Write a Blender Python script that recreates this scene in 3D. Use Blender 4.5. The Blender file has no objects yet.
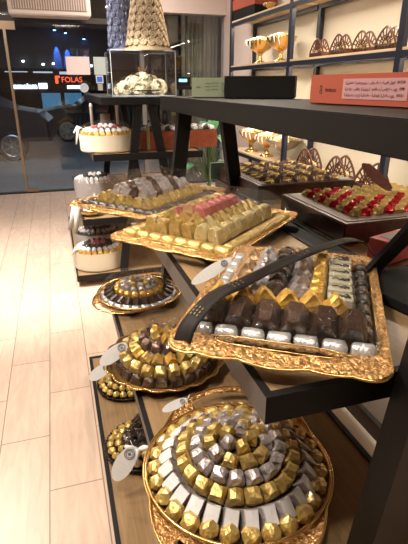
import bpy, bmesh, math, random
from mathutils import Vector, Matrix, noise
random.seed(7)
PI = math.pi
SC = bpy.context.scene
COL = SC.collection
R = math.radians

# ------------------------------------------------------------------ materials
MATS = {}
def nodes_of(m):
    m.use_nodes = True
    nt = m.node_tree
    return nt, nt.nodes['Principled BSDF']
def mat(name, color, rough=0.5, metal=0.0, bump=None, var=0.0, emit=None, coat=0.0, vscale=8, spec=None):
    """bump=(scale, strength, distance)"""
    if name in MATS: return MATS[name]
    m = bpy.data.materials.new(name); nt, b = nodes_of(m)
    b.inputs['Base Color'].default_value = (*color, 1)
    b.inputs['Roughness'].default_value = rough
    b.inputs['Metallic'].default_value = metal
    if coat: b.inputs['Coat Weight'].default_value = coat; b.inputs['Coat Roughness'].default_value = .12
    if spec is not None: b.inputs['Specular IOR Level'].default_value = spec
    if emit: b.inputs['Emission Color'].default_value = (*emit[0], 1); b.inputs['Emission Strength'].default_value = emit[1]
    tc = nt.nodes.new('ShaderNodeTexCoord')
    if var:
        n = nt.nodes.new('ShaderNodeTexNoise'); n.inputs['Scale'].default_value = vscale; n.inputs['Detail'].default_value = 5
        nt.links.new(tc.outputs['Object'], n.inputs['Vector'])
        oi = nt.nodes.new('ShaderNodeObjectInfo')
        ad = nt.nodes.new('ShaderNodeMath'); ad.operation = 'MULTIPLY_ADD'; ad.inputs[1].default_value = .45
        nt.links.new(oi.outputs['Random'], ad.inputs[0]); nt.links.new(n.outputs['Fac'], ad.inputs[2])
        mr = nt.nodes.new('ShaderNodeMapRange'); mr.inputs['From Min'].default_value = .35; mr.inputs['From Max'].default_value = 1.1
        mr.inputs['To Min'].default_value = 1 - var; mr.inputs['To Max'].default_value = 1 + var
        nt.links.new(ad.outputs[0], mr.inputs['Value'])
        mx = nt.nodes.new('ShaderNodeVectorMath'); mx.operation = 'SCALE'; mx.inputs[0].default_value = color
        nt.links.new(mr.outputs[0], mx.inputs['Scale']); nt.links.new(mx.outputs[0], b.inputs['Base Color'])
    if bump:
        n = nt.nodes.new('ShaderNodeTexNoise'); n.inputs['Scale'].default_value = bump[0]; n.inputs['Detail'].default_value = 3
        nt.links.new(tc.outputs['Object'], n.inputs['Vector'])
        bp = nt.nodes.new('ShaderNodeBump'); bp.inputs['Strength'].default_value = bump[1]; bp.inputs['Distance'].default_value = bump[2]
        nt.links.new(n.outputs['Fac'], bp.inputs['Height']); nt.links.new(bp.outputs[0], b.inputs['Normal'])
    MATS[name] = m
    return m
def emis(name, color, s):
    if name in MATS: return MATS[name]
    m = bpy.data.materials.new(name); nt, b = nodes_of(m)
    b.inputs['Base Color'].default_value = (*color, 1)
    b.inputs['Emission Color'].default_value = (*color, 1); b.inputs['Emission Strength'].default_value = s
    MATS[name] = m; return m
def wood(name, c1, c2, scale=(1, 12, 12), rough=.45, coat=0.0, spec=.5):
    m = bpy.data.materials.new(name); nt, b = nodes_of(m)
    tc = nt.nodes.new('ShaderNodeTexCoord'); mp = nt.nodes.new('ShaderNodeMapping'); mp.inputs['Scale'].default_value = scale
    n = nt.nodes.new('ShaderNodeTexNoise'); n.inputs['Scale'].default_value = 3.2; n.inputs['Detail'].default_value = 7; n.inputs['Distortion'].default_value = 1.2
    cr = nt.nodes.new('ShaderNodeValToRGB'); cr.color_ramp.elements[0].position = .3; cr.color_ramp.elements[1].position = .72
    cr.color_ramp.elements[0].color = (*c1, 1); cr.color_ramp.elements[1].color = (*c2, 1)
    nt.links.new(tc.outputs['Object'], mp.inputs[0]); nt.links.new(mp.outputs[0], n.inputs['Vector'])
    nt.links.new(n.outputs['Fac'], cr.inputs[0]); nt.links.new(cr.outputs[0], b.inputs['Base Color'])
    b.inputs['Roughness'].default_value = rough; b.inputs['Specular IOR Level'].default_value = spec
    if coat: b.inputs['Coat Weight'].default_value = coat; b.inputs['Coat Roughness'].default_value = .15
    MATS[name] = m; return m

gold_foil = mat('gold_foil', (.58, .41, .13), .40, .55, (55, .55, .010), .22, coat=.4)
gold_pale = mat('pale_gold_foil', (.66, .54, .26), .36, .5, (60, .6, .010), .2, coat=.5)
gold_rich = mat('amber_gold_foil', (.78, .47, .09), .34, .6, (45, .5, .010), .2, coat=.3)
tan_foil = mat('tan_foil', (.55, .35, .18), .4, .5, (50, .5, .010), .2)
silver_foil = mat('silver_foil', (.70, .69, .70), .3, .6, (50, .6, .010), .15)
mauve_foil = mat('mauve_silver_foil', (.50, .45, .45), .34, .55, (55, .6, .010), .18)
dark_foil = mat('dark_brown_foil', (.050, .026, .018), .32, .15, (45, .5, .010), .25, coat=.6)
brown_foil = mat('brown_foil', (.15, .09, .07), .33, .4, (45, .5, .010), .25, coat=.4)
black_foil = mat('charcoal_foil', (.075, .068, .066), .3, .6, (45, .6, .010), .25, coat=.4)
pink_foil = mat('rose_foil', (.50, .17, .16), .4, .4, (55, .5, .010), .2)
red_foil = mat('red_foil', (.50, .015, .025), .3, .6, (50, .5, .010), .2)
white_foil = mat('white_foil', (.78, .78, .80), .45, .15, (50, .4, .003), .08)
cream_foil = mat('cream_foil', (.60, .56, .42), .4, .3, (40, .35, .003), .08)
ink = mat('black_ink', (.012, .01, .01), .35)
def ornate_gold(name, c=(.88, .54, .23), c0=(.36, .17, .05)):
    m = bpy.data.materials.new(name); nt, b = nodes_of(m)
    tc = nt.nodes.new('ShaderNodeTexCoord')
    v = nt.nodes.new('ShaderNodeTexVoronoi'); v.inputs['Scale'].default_value = 110; v.feature = 'SMOOTH_F1'
    n = nt.nodes.new('ShaderNodeTexNoise'); n.inputs['Scale'].default_value = 95; n.inputs['Detail'].default_value = 4; n.inputs['Distortion'].default_value = 2.5
    nt.links.new(tc.outputs['Object'], v.inputs['Vector']); nt.links.new(tc.outputs['Object'], n.inputs['Vector'])
    mx = nt.nodes.new('ShaderNodeMath'); mx.operation = 'MULTIPLY'
    nt.links.new(v.outputs['Distance'], mx.inputs[0]); nt.links.new(n.outputs['Fac'], mx.inputs[1])
    bp = nt.nodes.new('ShaderNodeBump'); bp.inputs['Strength'].default_value = .95; bp.inputs['Distance'].default_value = .012
    nt.links.new(mx.outputs[0], bp.inputs['Height']); nt.links.new(bp.outputs[0], b.inputs['Normal'])
    cr = nt.nodes.new('ShaderNodeValToRGB'); cr.color_ramp.elements[0].position = .38; cr.color_ramp.elements[1].position = .56
    cr.color_ramp.elements[0].color = (*c0, 1); cr.color_ramp.elements[1].color = (*c, 1)
    nt.links.new(n.outputs['Fac'], cr.inputs[0]); nt.links.new(cr.outputs[0], b.inputs['Base Color'])
    b.inputs['Metallic'].default_value = .9; b.inputs['Roughness'].default_value = .3
    MATS[name] = m; return m
tray_gold = ornate_gold('ornate_gold_metal')
plain_gold = mat('smooth_gold_metal', (.80, .52, .20), .25, .95, (20, .15, .003))
antique = mat('antique_gold_metal', (.34, .22, .09), .33, .85, (40, .4, .003), .2)
tray_well = mat('dark_well', (.07, .045, .03), .4, .3)
black_metal = mat('black_metal', (.007, .007, .008), .5, .0, (300, .06, .001), spec=.25)
lit_metal = mat('lit_black_metal', (.085, .072, .064), .5, .0, (250, .08, .001))  # the black metal again, lightened where light falls on front faces
navy_metal = mat('navy_black_metal', (.010, .014, .03), .4)
oak = wood('oak_laminate', (.225, .14, .068), (.325, .215, .115), (14, 1, 14), .28)
oak_l = wood('pale_oak_laminate', (.62, .44, .26), (.78, .60, .40), (10, 1, 10), .5)
mahog = wood('dark_mahogany', (.035, .014, .010), (.085, .035, .024), (14, 1, 14), .3, .4)
mahog2 = wood('red_brown_wood', (.22, .05, .022), (.33, .09, .04), (8, 1, 8), .35, .2)
cream_card = mat('cream_leather_card', (.74, .66, .52), .5, 0, (90, .15, .002))
grey_card = mat('grey_satin_card', (.27, .245, .245), .5)
paper = mat('white_paper', (.62, .62, .62), .7, spec=.2)
brown_paper = mat('brown_tag_paper', (.22, .09, .07), .6, 0, (60, .5, .004), .3, vscale=60)
acrylic_card = mat('pale_blush_card', (.78, .62, .62), .5)
coral = mat('coral_card', (.36, .085, .052), .6, spec=.2)
pinkred = mat('pink_card', (.85, .17, .19), .5)
sage = mat('sage_green_card', (.36, .42, .29), .5)
mattblack = mat('matt_black_card', (.008, .008, .008), .7, spec=.2)
blush_label = mat('blush_label', (.46, .24, .25), .6)
lattice_m = mat('dark_lattice_wood', (.10, .035, .02), .35, .1, coat=.3)
white_ribbon = mat('white_ribbon', (.85, .85, .86), .3)
ribbon_m = mat('black_satin_ribbon', (.010, .007, .006), .6, 0, (60, .3, .002), spec=.2)
ribbon_gold = mat('ribbon_lettering_gold', (.30, .22, .10), .5, .2)

def glassy(name, tint=(1, 1, 1), amount=.08, bump=None, rough=.03, gcol=(1, 1, 1)):
    """transparent sheet with a glossy share, optionally crinkled"""
    m = bpy.data.materials.new(name); m.use_nodes = True; nt = m.node_tree; nt.nodes.clear()
    out = nt.nodes.new('ShaderNodeOutputMaterial'); mix = nt.nodes.new('ShaderNodeMixShader')
    tr = nt.nodes.new('ShaderNodeBsdfTransparent'); gl = nt.nodes.new('ShaderNodeBsdfGlossy')
    tr.inputs[0].default_value = (*tint, 1); gl.inputs[0].default_value = (*gcol, 1); gl.inputs['Roughness'].default_value = rough
    lw = nt.nodes.new('ShaderNodeLayerWeight'); lw.inputs['Blend'].default_value = .35
    mr = nt.nodes.new('ShaderNodeMapRange'); mr.inputs['To Min'].default_value = amount; mr.inputs['To Max'].default_value = min(1, amount * 7)
    nt.links.new(lw.outputs['Fresnel'], mr.inputs['Value']); nt.links.new(mr.outputs[0], mix.inputs[0])
    nt.links.new(tr.outputs[0], mix.inputs[1]); nt.links.new(gl.outputs[0], mix.inputs[2]); nt.links.new(mix.outputs[0], out.inputs[0])
    if bump:
        tc = nt.nodes.new('ShaderNodeTexCoord'); n = nt.nodes.new('ShaderNodeTexNoise')
        n.inputs['Scale'].default_value = bump[0]; n.inputs['Detail'].default_value = 4; n.inputs['Distortion'].default_value = 1.5
        nt.links.new(tc.outputs['Object'], n.inputs['Vector'])
        bp = nt.nodes.new('ShaderNodeBump'); bp.inputs['Strength'].default_value = bump[1]; bp.inputs['Distance'].default_value = bump[2]
        nt.links.new(n.outputs['Fac'], bp.inputs['Height']); nt.links.new(bp.outputs[0], gl.inputs['Normal']); nt.links.new(bp.outputs[0], lw.inputs['Normal'])
    MATS[name] = m; return m
window_glass = glassy('shop_window_glass', (.88, .93, .95), .05)
acrylic = glassy('clear_acrylic', (.97, .98, .99), .05)
cello = glassy('crinkled_cellophane', (.995, .995, .995), .02, (30, 1.0, .06), .05)

# ------------------------------------------------------------------ mesh helpers
def link(name, me, m=None, parent=None, loc=None, smooth=False):
    o = bpy.data.objects.new(name, me); COL.objects.link(o)
    if m is not None:
        me.materials.clear()
        for q in (m if isinstance(m, (list, tuple)) else [m]): me.materials.append(q)
    if parent is not None: o.parent = parent
    if loc is not None: o.location = loc
    if smooth: me.polygons.foreach_set('use_smooth', [True] * len(me.polygons))
    return o
def tag(o, label, cat, group=None, kind=None):
    o['label'] = label; o['category'] = cat
    if group: o['group'] = group
    if kind: o['kind'] = kind
    return o
def struct(o, label=None, cat=None):
    o['kind'] = 'structure'
    if label: o['label'] = label
    if cat: o['category'] = cat
    return o
def thing(name, label, cat, loc=(0, 0, 0), rz=0, group=None):
    o = bpy.data.objects.new(name, None); COL.objects.link(o); o.location = loc; o.rotation_euler = (0, 0, rz)
    o.empty_display_size = .05
    return tag(o, label, cat, group)
class MB:
    def __init__(s): s.v = []; s.f = []; s.mi = []
    def add(s, vs, fs, mi=0):
        k = len(s.v); s.v += [tuple(q) for q in vs]; s.f += [tuple(i + k for i in f) for f in fs]; s.mi += [mi] * len(fs); return s
    def box(s, x0, x1, y0, y1, z0, z1, mi=0):
        vs = [(x, y, z) for x in (x0, x1) for y in (y0, y1) for z in (z0, z1)]
        return s.add(vs, [(0, 1, 3, 2), (4, 6, 7, 5), (0, 4, 5, 1), (2, 3, 7, 6), (0, 2, 6, 4), (1, 5, 7, 3)], mi)
    def hexa(s, bottom, top, mi=0):
        return s.add(list(bottom) + list(top), [(3, 2, 1, 0), (4, 5, 6, 7), (0, 1, 5, 4), (1, 2, 6, 5), (2, 3, 7, 6), (3, 0, 4, 7)], mi)
    def bar(s, a, b, w, d, mi=0, up=(0, 1, 0)):
        a = Vector(a); b = Vector(b); t = (b - a).normalized(); u = Vector(up)
        x = t.cross(u).normalized(); y = x.cross(t).normalized()
        bo = [a + x * (w / 2 * i) + y * (d / 2 * j) for i, j in ((-1, -1), (1, -1), (1, 1), (-1, 1))]
        to = [q + (b - a) for q in bo]
        return s.hexa(bo, to, mi)
    def tube(s, pts, r, n=8, mi=0, closed=False):
        pts = [Vector(p) for p in pts]; rings = []; N = len(pts)
        ref = Vector((0, 0, 1))
        for i, p in enumerate(pts):
            a = pts[(i - 1) % N] if (closed or i > 0) else p; b = pts[(i + 1) % N] if (closed or i < N - 1) else p
            t = (b - a).normalized(); x = t.cross(ref)
            if x.length < 1e-3: x = t.cross(Vector((1, 0, 0)))
            x.normalize(); y = x.cross(t)
            rr = r[i] if isinstance(r, (list, tuple)) else r
            rings.append([p + (x * math.cos(2 * PI * k / n) + y * math.sin(2 * PI * k / n)) * rr for k in range(n)])
        vs = [q for rg in rings for q in rg]; fs = []
        for i in range(N if closed else N - 1):
            j = (i + 1) % N
            for k in range(n): fs.append((i * n + k, i * n + (k + 1) % n, j * n + (k + 1) % n, j * n + k))
        if not closed: fs += [tuple(range(n))[::-1], tuple((N - 1) * n + k for k in range(n))]
        return s.add(vs, fs, mi)
    def lathe(s, prof, n=32, c=(0, 0, 0), mi=0, fr=None, sx=1, sy=1):
        vs = []; fs = []
        for (r, z) in prof:
            for k in range(n):
                a = 2 * PI * k / n; q = r * (fr(a) if fr else 1)
                vs.append((c[0] + q * math.cos(a) * sx, c[1] + q * math.sin(a) * sy, c[2] + z))
        for i in range(len(prof) - 1):
            for k in range(n): fs.append((i * n + k, i * n + (k + 1) % n, (i + 1) * n + (k + 1) % n, (i + 1) * n + k))
        if prof[0][0] > 1e-5: fs.append(tuple(range(n))[::-1])
        if prof[-1][0] > 1e-5: fs.append(tuple((len(prof) - 1) * n + k for k in range(n)))
        return s.add(vs, fs, mi)
    def mesh(s, name='m'):
        me = bpy.data.meshes.new(name); me.from_pydata(s.v, [], s.f); me.update(); return me
    def build(s, name, m, parent=None, loc=None, smooth=False, bevel=0, rz=None):
        me = s.mesh(name)
        if bevel:
            bm = bmesh.new(); bm.from_mesh(me)
            bmesh.ops.bevel(bm, geom=bm.edges[:], offset=bevel, segments=2, affect='EDGES', clamp_overlap=True)
            bm.to_mesh(me); bm.free()
        o = link(name, me, m, parent, loc, smooth)
        if isinstance(m, (list, tuple)) and not bevel: me.polygons.foreach_set('material_index', s.mi)
        if rz is not None: o.rotation_euler = (0, 0, rz)
        return o
def textmesh(body, size, extrude=.0004, bold=0):
    cu = bpy.data.curves.new('txt', 'FONT'); cu.body = body; cu.size = size; cu.extrude = extrude; cu.align_x = 'CENTER'; cu.align_y = 'CENTER'; cu.offset = bold
    t = bpy.data.objects.new('txt', cu); COL.objects.link(t)
    dg = bpy.context.evaluated_depsgraph_get(); me = bpy.data.meshes.new_from_object(t.evaluated_get(dg))
    bpy.data.objects.remove(t); return me
def basis(x, y, z, o):
    m = Matrix.Identity(4)
    for i, v in enumerate((x, y, z)):
        for j in range(3): m[j][i] = v[j]
    for j in range(3): m[j][3] = o[j]
    return m

# ------------------------------------------------------------------ camera
cam = bpy.data.cameras.new('camera'); co = bpy.data.objects.new('camera', cam); COL.objects.link(co)
TH = R(17.243); PP = R(22.016)
F = Vector((math.sin(TH) * math.cos(PP), math.cos(TH) * math.cos(PP), -math.sin(PP)))
RT = Vector((math.cos(TH), -math.sin(TH), 0)); UP = RT.cross(F)
co.matrix_world = basis(RT, UP, -F, (0, 0, 1.5))
cam.sensor_fit = 'VERTICAL'; cam.sensor_height = 24; cam.lens = 460 / 544 * 24; cam.clip_start = .02; cam.clip_end = 200
SC.camera = co

# ------------------------------------------------------------------ the shop shell
def floor_material():
    m = bpy.data.materials.new('wood_look_floor'); nt, b = nodes_of(m)
    tc = nt.nodes.new('ShaderNodeTexCoord'); mp = nt.nodes.new('ShaderNodeMapping')
    mp.inputs['Rotation'].default_value = (0, 0, -PI / 2)      # u along world -Y .. planks run in Y
    mp.inputs['Location'].default_value = (1.473 + .0, .03 + .21 * 20, 0)
    br = nt.nodes.new('ShaderNodeTexBrick'); br.offset = .5; br.inputs['Scale'].default_value = 1
    br.inputs['Brick Width'].default_value = .66; br.inputs['Row Height'].default_value = .21
    br.inputs['Mortar Size'].default_value = .0028; br.inputs['Mortar Smooth'].default_value = .2; br.inputs['Bias'].default_value = 0
    br.inputs['Color1'].default_value = (.66, .50, .40, 1); br.inputs['Color2'].default_value = (.60, .45, .355, 1); br.inputs['Mortar'].default_value = (.27, .20, .155, 1)
    nt.links.new(tc.outputs['Object'], mp.inputs[0]); nt.links.new(mp.outputs[0], br.inputs['Vector'])
    m2 = nt.nodes.new('ShaderNodeMapping'); m2.inputs['Scale'].default_value = (9, 1.3, 1)
    n = nt.nodes.new('ShaderNodeTexNoise'); n.inputs['Scale'].default_value = 2.4; n.inputs['Detail'].default_value = 8; n.inputs['Distortion'].default_value = 1.6
    nt.links.new(tc.outputs['Object'], m2.inputs[0]); nt.links.new(m2.outputs[0], n.inputs['Vector'])
    mr = nt.nodes.new('ShaderNodeMapRange'); mr.inputs['From Min'].default_value = .3; mr.inputs['From Max'].default_value = .7; mr.inputs['To Min'].default_value = .86; mr.inputs['To Max'].default_value = 1.1
    nt.links.new(n.outputs['Fac'], mr.inputs['Value'])
    sc = nt.nodes.new('ShaderNodeVectorMath'); sc.operation = 'SCALE'; nt.links.new(br.outputs['Color'], sc.inputs[0]); nt.links.new(mr.outputs[0], sc.inputs['Scale'])
    nt.links.new(sc.outputs[0], b.inputs['Base Color']); b.inputs['Roughness'].default_value = .33
    return m
YF = 7.38
struct(MB().box(-2.6, 2.7, -1.2, YF, -.05, 0).build('floor', floor_material()), 'pale wood look plank tile floor of the shop', 'floor')
wallm = mat('cream_paint', (.74, .68, .56), .7, 0, (30, .05, .002))
pinkwall = mat('blush_paint', (.72, .60, .55), .7)
struct(MB().box(2.66, 2.76, -1.2, YF, 0, 3.1).build('wall_right', wallm), 'cream wall behind the wall shelving', 'wall')
struct(MB().box(-2.7, -2.6, -1.2, YF, 0, 3.1).build('wall_left', mat('brown_grey_paint', (.20, .15, .12), .7)), 'brown grey side wall', 'wall')
struct(MB().box(-2.6, 2.66, -1.3, -1.2, 0, 3.1).build('wall_back', mat('brown_grey_paint2', (.20, .15, .12), .7)), 'rear wall of the shop', 'wall')
struct(MB().box(-2.7, 2.76, -1.3, YF + .1, 3.1, 3.2).build('ceiling', mat('ceiling_paint', (.62, .58, .53), .8)), 'shop ceiling', 'ceiling')
# facade: header, pillar, transom, glass
struct(MB().box(1.3, 2.66, YF - .12, YF + .1, 2.47, 3.1).build('wall_front', pinkwall), 'blush header wall above the shop window', 'wall')
struct(MB().box(2.6, 2.66, YF - 1.13, YF + .1, 0, 3.1).build('trim_1', pinkwall), 'blush pillar at the end of the wall shelving', 'pillar')
dk = mat('dark_bronze_frame', (.06, .05, .045), .4, .5)
struct(MB().box(-2.6, 1.35, YF - .03, YF + .03, 2.30, 2.37).build('trim_2', dk), 'dark horizontal transom above the glass door', 'trim')
struct(MB().box(-2.6, 2.6, YF - .03, YF + .05, 0, .02).build('trim_3', dk), 'dark sill line under the shop glass', 'trim')
struct(MB().box(1.3, 1.36, YF - .05, YF + .05, 0, 3.1).build('trim_4', mat('steel_post', (.25, .24, .24), .4, .7)), 'narrow post of the shop glass', 'trim')
struct(MB().box(-2.6, -.50, YF - .008, YF + .004, .02, 2.3).build('window_1', window_glass), 'glass panel beside the door', 'window')
struct(MB().box(.60, 2.6, YF - .008, YF + .004, .02, 2.47).build('window_2', window_glass), 'shop window glass behind the displays', 'window')
struct(MB().box(-2.6, 1.3, YF - .008, YF + .004, 2.37, 3.1).build('window_3', window_glass), 'glass above the transom', 'window')
dr = thing('glass_door', 'frameless glass door with brass patch fittings leading to the dark street', 'door', (-.49, YF, 0)); dr['kind'] = 'structure'
MB().box(0, 1.08, -.006, .006, .03, 2.29).build('glass_pane', window_glass, dr)
brass = mat('dull_brass', (.34, .25, .17), .35, .8)
MB().box(-.08, .13, -.03, .03, 2.2, 2.3).build('top_fitting', brass, dr)
MB().box(-.02, .16, -.03, .03, 0, .06).build('bottom_fitting', brass, dr)
MB().bar((-.01, -.05, .06), (-.01, -.05, 2.2), .035, .03).build('edge_rail', brass, dr)

# air curtain above the door
ac = thing('air_conditioner', 'white air conditioner with a ribbed grille above the glass door', 'air conditioner', (.11, 7.0, 2.325), 0)
MB().box(-.5, .5, -.12, .2, 0, .40).build('casing', mat('ac_white', (.80, .72, .68), .45), ac, bevel=.015)
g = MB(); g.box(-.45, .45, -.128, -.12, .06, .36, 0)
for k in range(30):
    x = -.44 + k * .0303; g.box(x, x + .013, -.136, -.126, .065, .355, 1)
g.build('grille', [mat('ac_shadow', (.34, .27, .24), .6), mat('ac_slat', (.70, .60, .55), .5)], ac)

# ------------------------------------------------------------------ the street outside
def block(name, b, m, label=None, cat=None, kind=None, group=None, **k):
    o = MB().box(*b).build(name, m, **k)
    if label: tag(o, label, cat, group, kind)
    return o
struct(block('pavement', (-25, 25, YF + .1, 30, -.08, -.02), mat('wet_pavement', (.17, .17, .17), .5, 0, (3, .2, .01), .3, vscale=2)), 'dark wet street paving outside', 'pavement')
fac = thing('shopfront_building', 'dark building across the street with lit white window bands', 'building', (0, 20, 0))
MB().box(-9, 9, 0, .5, -.1, 6.5).build('wall', mat('night_navy_wall', (.006, .010, .022), .7), fac)
wl = emis('window_white', (.80, .9, 1), 1.3); dim = emis('shop_blue', (.12, .35, .6), .8)
for x0, x1, z0, z1 in ((-3.6, -1.9, 2.02, 2.2), (-1.55, -.75, 1.98, 2.12), (-.55, .15, 1.96, 2.08), (.4, 1.1, 1.9, 2.05)):
    MB().box(x0, x1, -.03, .01, z0, z1).build('lit_window', wl, fac)
for x0, x1 in ((-.35, .35), (.5, 1.15)):
    MB().box(x0, x1, -.03, .01, .35, 1.25).build('shop_window', dim, fac)
MB().box(-4.2, 1.4, -.3, -.02, 1.28, 1.72).build('fascia', mat('fascia_dark', (.02, .018, .03), .5), fac)
sg = thing('street_sign', 'row of small white lit shop lettering across the dark street', 'sign', (0, 19.66, 1.49))
for tx, x, w in (('lllll', -2.0, .6), ('lamoiam', -.9, .8), ('IIIII', -.25, .4), ('lindoan', 1.0, .7)):
    me = textmesh(tx, .26, .01, .01); o = link('lettering', me, emis('sign_white', (.8, .9, 1), 6), sg, (x, 0, 0)); o.rotation_euler = (PI / 2, 0, 0)
rs = thing('led_sign', 'red illuminated letter sign seen through the shop glass', 'sign', (.42, 11, 1.62))
MB().box(-.32, .30, 0, .04, -.11, .11).build('panel', mattblack, rs)
me = textmesh('FOLAS', .15, .004, 0); o = link('lettering', me, emis('led_red', (1, .10, .03), 3), rs, (.04, -.006, 0)); o.rotation_euler = (PI / 2, 0, 0)
MB().box(-.30, -.24, -.01, -.002, -.07, .08).box(-.24, -.20, -.01, -.002, .04, .08).build('bracket_mark', emis('led_red', (1, .1, .03), 7), rs)
can = thing('added_canopy', 'added dark canopy wall catching three narrow blue beams', 'canopy', (0, 14, 0))  # wall added so the blue beams have a surface to fall on
MB().box(-6, 6, .12, .2, 1.9, 4.5).build('fascia', mat('canopy_navy', (.035, .04, .055), .6), can)
MB().box(-6, 6, .06, .12, 1.86, 1.93).build('gutter', mattblack, can)
for x, z in ((.27, 2.85), (.54, 2.79), (1.0, 2.66)):
    f = thing('reflected_spotlight', 'blue spotlight standing in for a reflection on the added canopy', 'light', (x, 13.98, z), 0, 'blue spotlights standing in for reflections')  # these lamps stand in for blue reflections in the glass
    f['label'] = {.27: 'blue spotlight standing in for a reflection, leftmost of three on the added canopy', .54: 'blue spotlight standing in for a reflection, middle one of three on the added canopy', 1.0: 'blue spotlight standing in for a reflection, rightmost of three on the added canopy'}[x]
    MB().box(-.03, .03, -.06, .12, .0, .10).build('housing', mattblack, f)
    MB().box(-.03, .03, -.05, .05, -.012, 0).build('lens', emis('blue_lens', (.15, .35, 1), 22), f)
    L = bpy.data.lights.new('blue_beam', 'SPOT'); L.color = (.08, .25, 1); L.energy = 900; L.spot_size = R(20); L.spot_blend = .6
    lo = bpy.data.objects.new('blue_beam', L); COL.objects.link(lo); lo.location = (x, 13.97, z - .03); lo.rotation_euler = (R(14), 0, 0)
for i, (x, y, z) in enumerate(((-.60, 14.03, 2.10), (-.11, 14.03, 2.03), (.15, 14.03, 2.05), (.85, 14.03, 2.0), (1.14, 14.03, 2.01))):
    tag(MB().lathe([(0, -.03), (.028, -.015), (.034, .01), (0, .03)], 12).build('street_lamp', emis('lamp_white', (.9, .95, 1), 14), loc=(x, y, z)),
        'tiny white lamp on the dark canopy, %s from the door post' % ('first', 'second', 'third', 'fourth', 'fifth')[i], 'lamp', 'tiny street lamps')
def car(name, loc, rz, label):
    t = thing(name, label, 'car', loc, rz)
    prof = [(-2.1, .35), (-2.15, .62), (-2.0, .82), (-1.5, .92), (-.9, 1.0), (-.45, 1.32), (.1, 1.42), (.75, 1.40), (1.35, 1.08), (1.9, .98), (2.1, .80), (2.12, .4)]
    mb = MB(); n = len(prof); vs = []
    for y, s in ((-.86, .97), (-.80, 1), (.80, 1), (.86, .97)):
        for x, z in prof: vs.append((x * s, y, .3 + (z - .3) * s))
    fs = []
    for k in range(3):
        for i in range(n): j = (i + 1) % n; fs.append((k * n + i, k * n + j, (k + 1) * n + j, (k + 1) * n + i))
    fs += [tuple(range(n)), tuple(3 * n + i for i in range(n))[::-1]]
    mb.add(vs, fs); mb.build('body', mat('dark_blue_car_paint', (.008, .014, .03), .35, .2, coat=.25), t)
    wm = MB(); wm.hexa([(-.85, -.865, 1.0), (1.2, -.865, 1.05), (1.2, -.85, 1.05), (-.85, -.85, 1.0)], [(-.42, -.865, 1.28), (.72, -.865, 1.35), (.72, -.85, 1.35), (-.42, -.85, 1.28)])
    wm.build('side_window', mat('car_glass', (.02, .03, .04), .05, 0, coat=1), t)
    for x in (-1.3, 1.3):
        w = MB().lathe([(.0, -.1), (.28, -.1), (.32, -.07), (.32, .07), (.28, .1), (0, .1)], 28).build('wheel', mat('tyre', (.01, .01, .01), .8), t, (x, -.80, .31)); w.rotation_euler = (PI / 2, 0, 0)
        sp = MB(); sp.lathe([(.0, .105), (.05, .115), (.06, .10)], 16); sp.lathe([(.20, .10), (.22, .115), (.24, .10)], 28)
        for k in range(7):
            a = 2 * PI * k / 7; sp.bar((.04 * math.cos(a), .04 * math.sin(a), .108), (.21 * math.cos(a), .21 * math.sin(a), .108), .03, .012, up=(0, 0, 1))
        sp.build('rim', mat('alloy', (.5, .5, .52), .3, .8), w)
    return t
car('parked_car', (-2.15, 12.0, -.02), R(-4), 'dark blue parked car outside the glass door')
car('parked_car', (1.6, 15.5, -.02), R(3), 'dark car parked farther along the street behind the stickers')

# stickers and panels on the glass
yg = YF - .012
def sticker(name, x0, x1, z0, z1, m, label, cat='sticker'):
    return tag(MB().box(x0, x1, yg - .004, yg, z0, z1).build(name, m), label, cat)
sticker('window_poster', .25, .575, 1.65, 1.885, emis('poster_blush_glow', (.80, .66, .65), .30), 'blank pale pink poster on the glass above the red sign', 'poster')  # emission stands in for room light on the poster
sticker('window_poster', .632, .83, 1.65, 1.885, mat('poster_sage_glow', (.48, .56, .53), .6, emit=((.5, .6, .56), .2)), 'pale grey green poster next to the pink poster', 'poster')  # slight emission here too, for room light on the sheet
b = thing('card_sticker', 'small blue and white payment sticker under the green poster', 'sticker', (.70, yg - .003, 1.59))
MB().box(-.052, .052, -.002, .002, -.052, .052).build('border', mat('sticker_white', (.75, .78, .85), .5), b)
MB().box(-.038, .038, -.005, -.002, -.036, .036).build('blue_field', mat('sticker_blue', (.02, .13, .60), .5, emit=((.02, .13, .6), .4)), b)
sticker('notice_strip', .665, .735, 1.44, 1.53, mat('strip_grey', (.42, .42, .40), .6), 'small grey notice strip below the blue sticker', 'notice')
cs = thing('round_sticker', 'round black and white outlined sticker on the glass', 'sticker', (.47, yg - .003, 1.475))
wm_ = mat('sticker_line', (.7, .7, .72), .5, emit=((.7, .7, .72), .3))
o = MB().lathe([(.052, -.001), (.052, .001), (.062, .001), (.062, -.001), (.052, -.001)], 32).build('ring', wm_, cs); o.rotation_euler = (PI / 2, 0, 0)
MB().box(-.018, .0, -.002, .002, -.005, .03).box(-.028, .03, -.002, .002, -.03, -.012).box(.006, .02, -.002, .002, .0, .02).build('symbol', wm_, cs)

# curtain beside the shop window (outside light falls on it)
cu = MB(); vs = []; fs = []; N = 60
for k in range(N + 1):
    x = 2.0 + .58 * k / N; y = YF + .25 + .03 * math.sin(k * .9) + .02 * math.sin(k * .37)
    vs += [(x, y, .1), (x, y, 2.6)]
for k in range(N): fs.append((2 * k, 2 * k + 2, 2 * k + 3, 2 * k + 1))
cu.add(vs, fs); tag(cu.build('window_curtain', mat('beige_curtain', (.30, .26, .20), .8), smooth=True), 'beige pleated curtain behind the shop window', 'curtain')

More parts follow.
